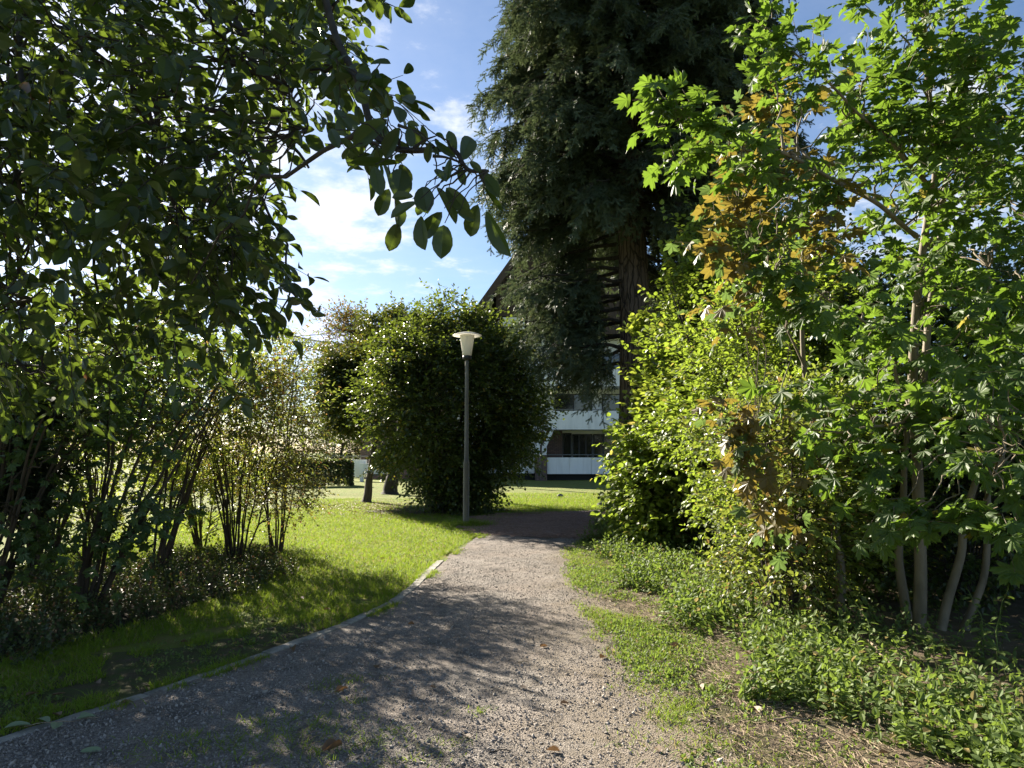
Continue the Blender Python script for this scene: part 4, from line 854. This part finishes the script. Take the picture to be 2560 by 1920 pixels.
# the branch that reaches out over the path: every leaf placed
lf, wd = MB(), MB()
Y0 = 2.2
def cpx(x, y, Y): return px(340 + x * .09646, 100 + y * .09646, Y)
LV = [(620, 240, 610, 55, 170), (820, 265, 700, 240, 65), (430, 130, 330, 75, 50), (490, 200, 130, 470, 210), (620, 285, 450, 600, 180), (710, 290, 740, 480, 110), (980, 420, 1190, 590, 80), (1190, 580, 1130, 310, 115), (1260, 630, 1370, 360, 175), (1030, 570, 950, 490, 70),
      (1145, 610, 1100, 840, 75), (210, 600, 0, 380, 90), (640, 650, 90, 640, 100), (350, 690, 420, 975, 150), (640, 720, 600, 990, 270), (510, 920, 390, 1200, 165), (800, 1060, 520, 1205, 120), (850, 900, 900, 1155, 210), (840, 1200, 860, 1550, 180), (1060, 1160, 840, 1440, 165), (1075, 1295, 1050, 1630, 210),
      (1000, 900, 1220, 1270, 130), (1100, 910, 1340, 1180, 160), (1430, 1080, 1340, 1420, 185), (1520, 1150, 1740, 1620, 185), (1450, 740, 1650, 990, 140), (1350, 640, 1460, 740, 75), (1240, 680, 1290, 880, 100), (1210, 1150, 1400, 1240, 100), (760, 1000, 540, 1000, 115), (1490, 900, 1690, 1150, 60), (870, 1060, 800, 1190, 100),
      (940, 430, 900, 650, 95), (700, 560, 560, 620, 90), (320, 560, 200, 620, 110), (980, 720, 1100, 830, 80), (300, 20, 150, -60, 110), (480, -60, 540, 100, 90), (640, 40, 580, -60, 70), (100, 480, 20, 620, 60), (-60, 100, 120, 300, 120), (-100, 300, -20, 480, 120), (60, 150, 200, 250, 90)]
for i, (x0, y0, x1, y1, w_) in enumerate(LV):
    Yb_ = Y0 + rng.uniform(-.16, .16); p0 = cpx(x0, y0, Yb_); p1 = cpx(x1, y1, Yb_ + rng.uniform(-.05, .05)); ln = np.linalg.norm(p1 - p0); wm = w_ * .09646 / F * Y0
    n_ = np.array([rng.normal(0, .3), -1, rng.normal(.25, .35)]) if i % 3 else np.array([rng.normal(0, .35), -.8, -.5 + rng.normal(0, .3)])
    lf.inst(T_MAG, frames(np.array([p1 - p0]), np.array([n_]), np.array([ln]), np.array([wm * 1.05])), np.array([p0]) - MAb)
    # petiole back to the nearest point of the branch
    br_ = limbs[8][0]; j = int(np.argmin(np.linalg.norm(br_ - p0, axis=1))); q = br_[j]
    wd.tube(curve([q - MAb, (p0 + q) / 2 - MAb + np.array([0, 0, .015]), p0 - MAb], 4, .004), np.linspace(.0035, .0014, 9), 4, False)
for (x0, y0, x1, y1) in ((760, 500, 1000, 370), (330, 440, 430, 500), (1060, 710, 1230, 740), (600, 260, 910, 420), (960, 580, 1240, 650)):
    wd.tube(curve([cpx(x0, y0, Y0) - MAb, cpx((x0 + x1) / 2, (y0 + y1) / 2 - 20, Y0) - MAb, cpx(x1, y1, Y0 - .03) - MAb], 4), np.linspace(.006, .002, 9), 5, False)
# looser leaves further up the same branch
br_ = limbs[8][0]; nb = 150; ii = rng.integers(8, 27, nb); P = br_[ii] + rng.normal(0, .05, (nb, 3)); D = rng.normal(0, 1, (nb, 3)) + np.array([.3, 0, -.3])
leafy_twigs(lf, wd, P[:26] - MAb, D[:26], rng.uniform(.12, .26, 26), 5, T_MAG, .092, .3, .58, .6, .9, .5, .0022)
lf.build('branch_leaves', M['magnolia'], mag); wd.build('branch_sprays', M['dark_bark'], mag, True)

# ------------------------------------------------------------------ ground cover: stuff
def groundcover(name, m, n, region, hmin, hmax, tmpl, size, nl, ratio=1.0, hang=.15):
    lf, wd = MB(), MB(); P = region(n); k = len(P); base = np.c_[P, np.zeros(k)]
    h = rng.uniform(hmin, hmax, k); D = np.c_[rng.normal(0, .35, (k, 2)), np.ones(k)]
    leafy_twigs(lf, lf, base, D, h, nl, tmpl, size, .05, ratio, .4, 1.3, hang, .002, start=.3)
    return tag(lf.build(name, m), kind='stuff')
def reg_bed(n):
    x = rng.uniform(-7.2, -2.2, n * 4); y = rng.uniform(3.4, 11.5, n * 4); return np.c_[x, y][in_bed(x, y, 1.02 + .12 * wob(x, y, 1.4))][:n]
groundcover('undergrowth', M['bramble'], 5200, reg_bed, .04, .27, T_SMALL, .036, 8)
def reg_right(n):
    y = 3.2 + 12.5 * rng.uniform(0, 1, n * 4) ** 1.3; edge = np.interp(y, [3, 4, 5, 6, 8, 10, 13, 16], [2.25, 2.12, 1.92, 1.82, 1.62, 1.6, 1.75, 2.2]) + .22 * wob(y, y * 0, 1.8, 3)
    x = edge + rng.exponential(.75, n * 4) - .1; return np.c_[x, y][(x < 6.5) & (wob(x, y, 2.1, 4) + rng.normal(0, .5, n * 4) > -.5)][:n]
groundcover('nettles', M['nettle'], 5200, reg_right, .05, .34, T_OVAL, .052, 8, ratio=.6, hang=.5)
def reg_low(n):
    y = 3.0 + 11 * rng.uniform(0, 1, n * 3) ** 1.3; edge = path_r(y); x = edge - .40 + rng.gamma(2.4, .32, n * 3); ok = (wob(x, y, 1.5, 2) + rng.normal(0, .4, n * 3) > .1) & (x < 3.6); return np.c_[x, y][ok][:n]
groundcover('low_weeds', M['nettle'], 10000, reg_low, .010, .045, T_TINY, .026, 5)

def blades(name, P, h, m, lean=.5):
    n = len(P); a = rng.uniform(0, 6.283, n); wv = np.c_[np.cos(a), np.sin(a), np.zeros(n)] * (.0022 + .0012 * (P[:, 1] / 8))[:, None]
    d = np.c_[rng.normal(0, lean, (n, 2)), np.ones(n)] * h[:, None]; B = np.c_[P[:, 0], P[:, 1], P[:, 2] if P.shape[1] > 2 else np.zeros(n)]
    mid = B + d * .55 + np.array([0, 0, .0]); tip = B + d * np.array([1.35, 1.35, .95])
    V = np.stack([B - wv, B + wv, mid + wv * .7, mid - wv * .7, tip], 1); base = np.arange(n)[:, None, None] * 5
    b = MB(); b.add(V, [(base + np.array([[0, 1, 2, 3]])[None]).reshape(-1, 4), (base + np.array([[3, 2, 4]])[None]).reshape(-1, 3)])
    return tag(b.build(name, m), kind='stuff')
# lawn grass: dense near, coarser far
n = 300000; y = 3.6 + 21 * rng.uniform(0, 1, n) ** 1.5; x = path_l(y) - .06 - np.abs(rng.uniform(0, 1, n)) * (1.5 + y * .42)
ok = ~in_bed(x, y, .93) & (x > -.75 * y - .6) & ((y > 8.5) | (wob(x, y, 1.2) + .6 * wob(x, y, 3.3, 2) > -.9 + 1.6 * np.clip((8.0 - y) / 4.0, 0, 1.2))); Pg = np.c_[x, y][ok]
x2 = path_l(np.full(6000, 12)) + rng.uniform(-.4, 3.5, 6000)
blades('grass', Pg, rng.gamma(6, .0065, len(Pg)) * np.interp(Pg[:, 1], [4, 12, 24], [1.1, .9, .8]) * (1 + .35 * wob(Pg[:, 0], Pg[:, 1], 2.2, 3) * .5), M['blade'])
print('blades', len(Pg))
n = 26000; y = 15.8 + 12 * rng.uniform(0, 1, n); x = rng.uniform(-1.5, 6, n) * 1.0; ok = (y > 19.2 + .4 * np.sin(x)); blades('far_grass', np.c_[x, y][ok], rng.uniform(.04, .08, ok.sum()), M['blade'])
# grass invading the right verge and tufts on the path
n = 42000; y = 3.0 + 11.5 * rng.uniform(0, 1, n) ** 1.4; x = path_r(y) - .45 + rng.gamma(2.2, .26, n); ok = (wob(x, y, 1.1, 5) + .7 * wob(x, y, 4, 1) + rng.normal(0, .5, n) > .35) & (x < 3); blades('verge_grass', np.c_[x, y, np.full(n, .01)][ok], rng.uniform(.015, .05, ok.sum()), M['blade'], .9)
tuft = []
for (tx, ty, k, r) in [(345, 683, 150, .10), (330, 690, 90, .08), (300, 728, 160, .16), (335, 725, 120, .12), (255, 740, 160, .16), (215, 752, 200, .2), (170, 755, 160, .16), (290, 745, 140, .14), (375, 745, 90, .08), (395, 735, 80, .06), (352, 704, 60, .05), (440, 748, 90, .07), (420, 762, 120, .1), (330, 757, 150, .14), (480, 715, 60, .06), (262, 722, 80, .1), (275, 765, 160, .16), (180, 740, 90, .1), (620, 600, 160, .12), (605, 640, 110, .1), (650, 690, 150, .14), (700, 750, 200, .2), (640, 740, 90, .1)]:
    g = gp(tx, ty); k = k // 3; v = rng.normal(0, 1, (k * 2, 2)) * r * np.array([1.1, .8]); tuft.append(np.c_[g[0] + v[:, 0], g[1] + v[:, 1], np.full(k * 2, .012)])
tuft = np.vstack(tuft); blades('path_grass', tuft, rng.uniform(.015, .045, len(tuft)), M['blade'], .9)
# taller grass round the lamp foot and along the edging stones
n = 2600; v = rng.normal(0, .16, (n, 2)); P1 = np.c_[LP[0] + .08 + v[:, 0] * 1.3, LP[1] + v[:, 1], np.zeros(n)]; y = rng.uniform(4, 14, 14000); P2 = np.c_[path_l(y) - .03 + rng.choice([-1, 1], 14000) * (.055 + rng.exponential(.03, 14000)), y, np.zeros(14000)]
ok = wob(P2[:, 0] * 0, P2[:, 1], 2.3, 8) > .45; P2 = P2[ok]; blades('edge_grass', np.vstack([P1, P2]), np.concatenate([rng.uniform(.05, .2, n) * .8, rng.uniform(.02, .07, len(P2))]), M['blade'], .6)

n = 5000; y = 4 + 13 * rng.uniform(0, 1, n) ** 1.4; x = path_l(y) - .1 - rng.gamma(1.6, .7, n); ok = ~in_bed(x, y, .95) & (wob(x, y, 1.3, 9) > 0); P = np.c_[x, y, np.zeros(n)][ok]; k = len(P)
lf = MB(); leafy_twigs(lf, None, P, np.c_[rng.normal(0, .5, (k, 2)), np.ones(k)], rng.uniform(.015, .05, k), 4, T_TINY, .022, .05, 1.2, .4, 1.3, .1, start=.5); tag(lf.build('lawn_weeds', M['nettle']), kind='stuff')

# gravel stones on the path
n = 150000; y = 3.0 + 13.0 * rng.uniform(0, 1, n) ** 2.0; t = rng.uniform(0, 1, n); x = path_l(y) + .05 + t * (path_r(y) - path_l(y)) + (rng.uniform(0, 1, n) < .15) * rng.exponential(.25, n)
ok = wob(x, y, 1.9, 6) + .6 * wob(x, y, 5, 3) + rng.normal(0, .8, n) > -.9; x, y, t = x[ok], y[ok], t[ok]; n = len(x)
sz = (rng.gamma(1.6, .0022, n) + .0016) * np.interp(y, [4, 7, 12], [1.0, .75, .6]); oc = np.array([(1, 0, 0), (-1, 0, 0), (0, 1, 0), (0, -1, 0), (0, 0, 1), (0, 0, -1), ], float) * np.array([1, .8, .6]); of = [np.array([(0, 2, 4), (2, 1, 4), (1, 3, 4), (3, 0, 4), (2, 0, 5), (1, 2, 5), (3, 1, 5), (0, 3, 5)])]
q = rng.normal(0, 1, (n, 3, 3)); q, _ = np.linalg.qr(q); q = q * (sz[:, None] * rng.uniform(.6, 1.3, (n, 3)))[:, None, :]
b = MB(); b.inst((oc, of), q, np.c_[x, y, .012 + .006 * wob(x, y, 1.6, 2) + sz * .3]); tag(b.build('gravel', M['pebble']), kind='stuff')
# straw, bark chips and needles on the verge
n = 15000; y = 2.8 + 11 * rng.uniform(0, 1, n) ** 1.5; x = path_r(y) - .15 + rng.gamma(1.6, .45, n); a = rng.uniform(0, 6.283, n); ln = rng.gamma(2, .022, n) + .015; d = np.c_[np.cos(a), np.sin(a), rng.normal(0, .12, n)]
sv = np.array([(-.5, -.5, 0), (.5, -.5, 0), (0, -.5, 1), (-.5, .5, 0), (.5, .5, 0), (0, .5, 1)], float); sf = [np.array([(0, 3, 4, 1), (1, 4, 5, 2), (2, 5, 3, 0)]), np.array([(0, 1, 2), (3, 5, 4)])]
b = MB(); b.inst((sv, sf), thin_frames(d, ln, rng.uniform(.0015, .004, n)), np.c_[x, y, .02 + np.clip(x - 1.2, 0, 2) * .05]); tag(b.build('straw_litter', M['stick']), kind='stuff')
n = 16000; th = rng.uniform(0, 6.283, n); rq = np.sqrt(rng.uniform(0, 1, n)); x = CON[0] - .9 + rq * 3.1 * np.cos(th); y = CON[1] + .5 + rq * 3.1 * np.sin(th); a = rng.uniform(0, 6.283, n); d = np.c_[np.cos(a), np.sin(a), rng.normal(0, .2, n)]
b = MB(); b.inst((sv, sf), thin_frames(d, rng.uniform(.03, .09, n), rng.uniform(.004, .009, n)), np.c_[x, y, .03 + .03 * (1 - rq)]); M['chip'] = leafmat('needle_chip', (.20, .12, .085), (.36, .24, .18), (.2, .12, .08), .8, .1, spec=.2); tag(b.build('needle_litter', M['chip']), kind='stuff')

n = 5200; c = np.where(rng.uniform(0, 1, n) < .55, 0, 1); g0, g1 = gp(375, 507), gp(430, 513); cc = np.where(c[:, None] == 0, g0[None], g1[None]); x = cc[:, 0] + rng.normal(0, 1.5, n); y = cc[:, 1] + rng.normal(0, 1.1, n); a = rng.uniform(0, 6.283, n); l_ = rng.uniform(.025, .06, n)
b = MB(); b.inst(T_TINY, frames(np.c_[np.cos(a), np.sin(a), rng.normal(0, .2, n)], np.array([0, 0, 1.0]) + rng.normal(0, .3, (n, 3)), l_, l_), np.c_[x, y, np.full(n, .03)]); tag(b.build('leaf_litter', M['deadleaf']), kind='stuff')

# ------------------------------------------------------------------ countable small things
# nettle plants that stand clear of the mass
def nettle(lab, base, h, k):
    base = np.array(base, float); root = thing('nettle_plant', base, lab, 'nettle', 'taller nettles by the path')
    s, l_ = MB(), MB(); c = curve([(0, 0, -.02), (rng.normal(0, .03), rng.normal(0, .03), h * .55), (rng.normal(0, .08), rng.normal(0, .06), h)], 6, .006); s.tube(c, np.linspace(.005, .002, len(c)), 5)
    for i in range(k):
        p = c[int((.2 + .8 * i / k) * (len(c) - 1))]; a = i * 1.57 + rng.uniform(-.2, .2)
        for q in (0, math.pi):
            d = np.array([[math.cos(a + q), math.sin(a + q), rng.uniform(-.35, .1)]]); z = .085 * (1.1 - .5 * i / k); l_.inst(T_OVAL, frames(d, np.array([[0, 0, 1.0]]) + rng.normal(0, .2, (1, 3)), np.array([z]), np.array([z * .62])), np.array([p]) + d * .012)
    s.build('stem', M['nettle'], root, True); l_.build('leaves', M['nettle'], root)
for (tx, ty, h, lab) in ((1000, 690, .62, 'tallest nettle with drooping leaves at the right border'), (985, 672, .5, 'upright nettle just left of the tallest one'), (870, 668, .42, 'slender nettle in front of the pale maple stems'), (905, 690, .34, 'short nettle amid the ground cover below the maple'), (960, 712, .36, 'bushy nettle at the lower right edge'), (815, 655, .28, 'small nettle at the foot of the bronze maple'), (1010, 745, .34, 'pale nettle in the bottom right corner'), (770, 640, .26, 'small nettle before the low glossy shrub')):
    g = gp(tx, ty); g[2] = max(0, min(.1, (g[0] - 1.2) * .05)); nettle(lab, g, h, 7)
# fallen leaves
def fallen(x, y, L_, m, lab, grp='fallen leaves on the ground', tm=T_MAG, ratio=.55, curl=0.0):
    b = MB(); tv, tf = tm; tv = tv.copy(); tv[:, 2] += .35 * (tv[:, 1] - .5) ** 2 + curl * tv[:, 0] ** 2; a = random.uniform(0, 6.28)
    b.inst((tv, tf), frames(np.array([[math.cos(a), math.sin(a), .05]]), np.array([[random.uniform(-.3, .3), random.uniform(-.3, .3), 1.0]]), np.array([L_]), np.array([L_ * ratio])), np.zeros((1, 3)))
    o = b.build('fallen_leaf', M[m]); g = gp(x, y); o.location = (g[0], g[1], .022 + max(0, min(.1, (g[0] - 1.2) * .05))); tag(o, lab, 'fallen leaf', grp)
fallen(80, 757, .10, 'greenleaf', 'pale green fallen leaf lying flat on dark gravel near the bottom left')
fallen(322, 757, .13, 'deadleaf', 'curled brown fallen leaf at the front edge of the path', curl=1.2)
fallen(292, 651, .10, 'deadleaf', 'dark crumpled fallen leaf on the gravel beside the edging stone', curl=1.5)
fallen(348, 692, .10, 'deadleaf', 'narrow brown fallen leaf beside the grass tuft on the path', curl=1.0)
fallen(408, 627, .06, 'deadleaf', 'small dark fallen leaf alone on the middle of the path', curl=1.5)
fallen(978, 732, .13, 'bronze', 'orange brown fallen leaf among weeds at the lower right', curl=.6)
fallen(617, 630, .07, 'bronze', 'small orange fallen leaf on the verge beside the path', curl=.8)
fallen(752, 714, .09, 'deadleaf', 'tan fallen leaf standing in the right verge grass', curl=.9)
fallen(66, 697, .09, 'deadleaf', 'brown fallen leaf in the shaded grass at the lower left')
for (tx, ty) in ((380, 560), (350, 585), (300, 600), (330, 612), (270, 625), (240, 632), (395, 575), (410, 552), (150, 690), (60, 720), (25, 700), (225, 660), (238, 650), (180, 645), (100, 688), (120, 707), (560, 707), (520, 690), (470, 742), (680, 650), (655, 752), (600, 662), (745, 660), (800, 722), (850, 745), (700, 690), (880, 765), (560, 756), (375, 672), (430, 690), (540, 650)):
    g = gp(tx, ty); zn = 'on the mown grass left of the edging stones' if g[0] < path_l(g[1]) else 'on the bare gravel of the path' if g[0] < path_r(g[1]) - .2 else 'among the weeds right of the path'
    fallen(tx, ty, random.uniform(.045, .09), 'deadleaf', 'small dry brown leaf scattered ' + zn, 'small dry leaves ' + zn, T_OVAL, .6, random.uniform(.4, 1.4))
# fallen magnolia sprig with pale leaves
g = gp(48, 729); g[2] = .015; sp = thing('fallen_sprig', g, 'fallen twig with pale green leaves on the gravel in the bottom left', 'twig')
b = MB(); b.tube(curve([(-.12, -.03, .01), (.02, 0, .02), (.15, .05, .015), (.24, .10, .01)], 5, .004), np.linspace(.003, .0015, 16), 5, False); b.build('twig', M['stick'], sp, True)
for (x0, y0, a, L_) in ((-.08, -.03, 3.6, .13), (.0, 0, 2.6, .12), (.06, .0, -1.2, .11), (.13, .05, .5, .10), (.15, .06, 1.6, .09)):
    b = MB(); b.inst(T_MAG, frames(np.array([[math.cos(a), math.sin(a), .12]]), np.array([[.2, .1, 1.0]]), np.array([L_]), np.array([L_ * .55])), np.array([[x0, y0, .02]])); b.build('leaf', M['greenleaf'], sp)
# sticks
def stick(x, y, L_, a, lab, r=.004):
    b = MB(); d = np.array([math.cos(a), math.sin(a), 0]) * L_; s = np.array([-d[1], d[0], 0]) * .1
    b.tube(curve([-d / 2, s * .3 + np.array([0, 0, .004]), d / 2], 5, .003), np.linspace(r, r * .5, 11), 6); g = gp(x, y); o = b.build('fallen_stick', M['stick'] if r > .0045 else M['bark'], smooth=True); o.location = (g[0], g[1], .022 + max(0, min(.1, (g[0] - 1.2) * .05))); tag(o, lab, 'stick', 'fallen sticks on the ground')
stick(524, 665, .09, .2, 'short dark stick lying across the sunlit middle of the path', .005)
stick(705, 726, .10, .1, 'dark stick on the grassy verge right of the path', .004)
stick(680, 702, .12, -.4, 'thin crooked stick at the right edge of the gravel', .003)
stick(365, 748, .16, .4, 'thin dark twig between grass tufts at the front of the path', .003)
stick(790, 727, .20, .05, 'thick brown stick below the nettles on the right verge', .008)
stick(500, 755, .12, .3, 'dark twig on the gravel at the front of the path', .004)
# long pale dry stalk leaning out of the undergrowth
b = MB(); b.tube(curve([px(868, 640, 5.6), px(890, 665, 5.2), px(920, 690, 4.9)], 6, .01), np.linspace(.009, .005, 13), 6); tag(b.build('dry_stalk', M['stick'], smooth=True), 'pale dry stalk slanting through the ground cover below the maple', 'stalk')
# two lumps on the far lawn
def lump(x, y, s, lab):
    b = MB(); u = np.linspace(0, np.pi, 9); v = np.linspace(0, 2 * np.pi, 14, endpoint=False)
    V = np.array([[(math.sin(p) * math.cos(t) * (1 + .18 * math.sin(3 * t + x)), math.sin(p) * math.sin(t) * .75, math.cos(p) * .62 + .1 * math.sin(2 * t)) for t in v] for p in u]) * s
    b.add(V, [np.array([(i * 14 + j, i * 14 + (j + 1) % 14, (i + 1) * 14 + (j + 1) % 14, (i + 1) * 14 + j) for i in range(8) for j in range(14)])]); o = b.build('stone', M['stone'], smooth=True); g = gp(x, y); o.location = (g[0], g[1], s * .35); tag(o, lab, 'stone')
lump(560, 497, .11, 'small dark stone on the shadow edge of the far lawn'); lump(601, 506, .11, 'small grey stone on the sunlit far lawn beside the conifer')
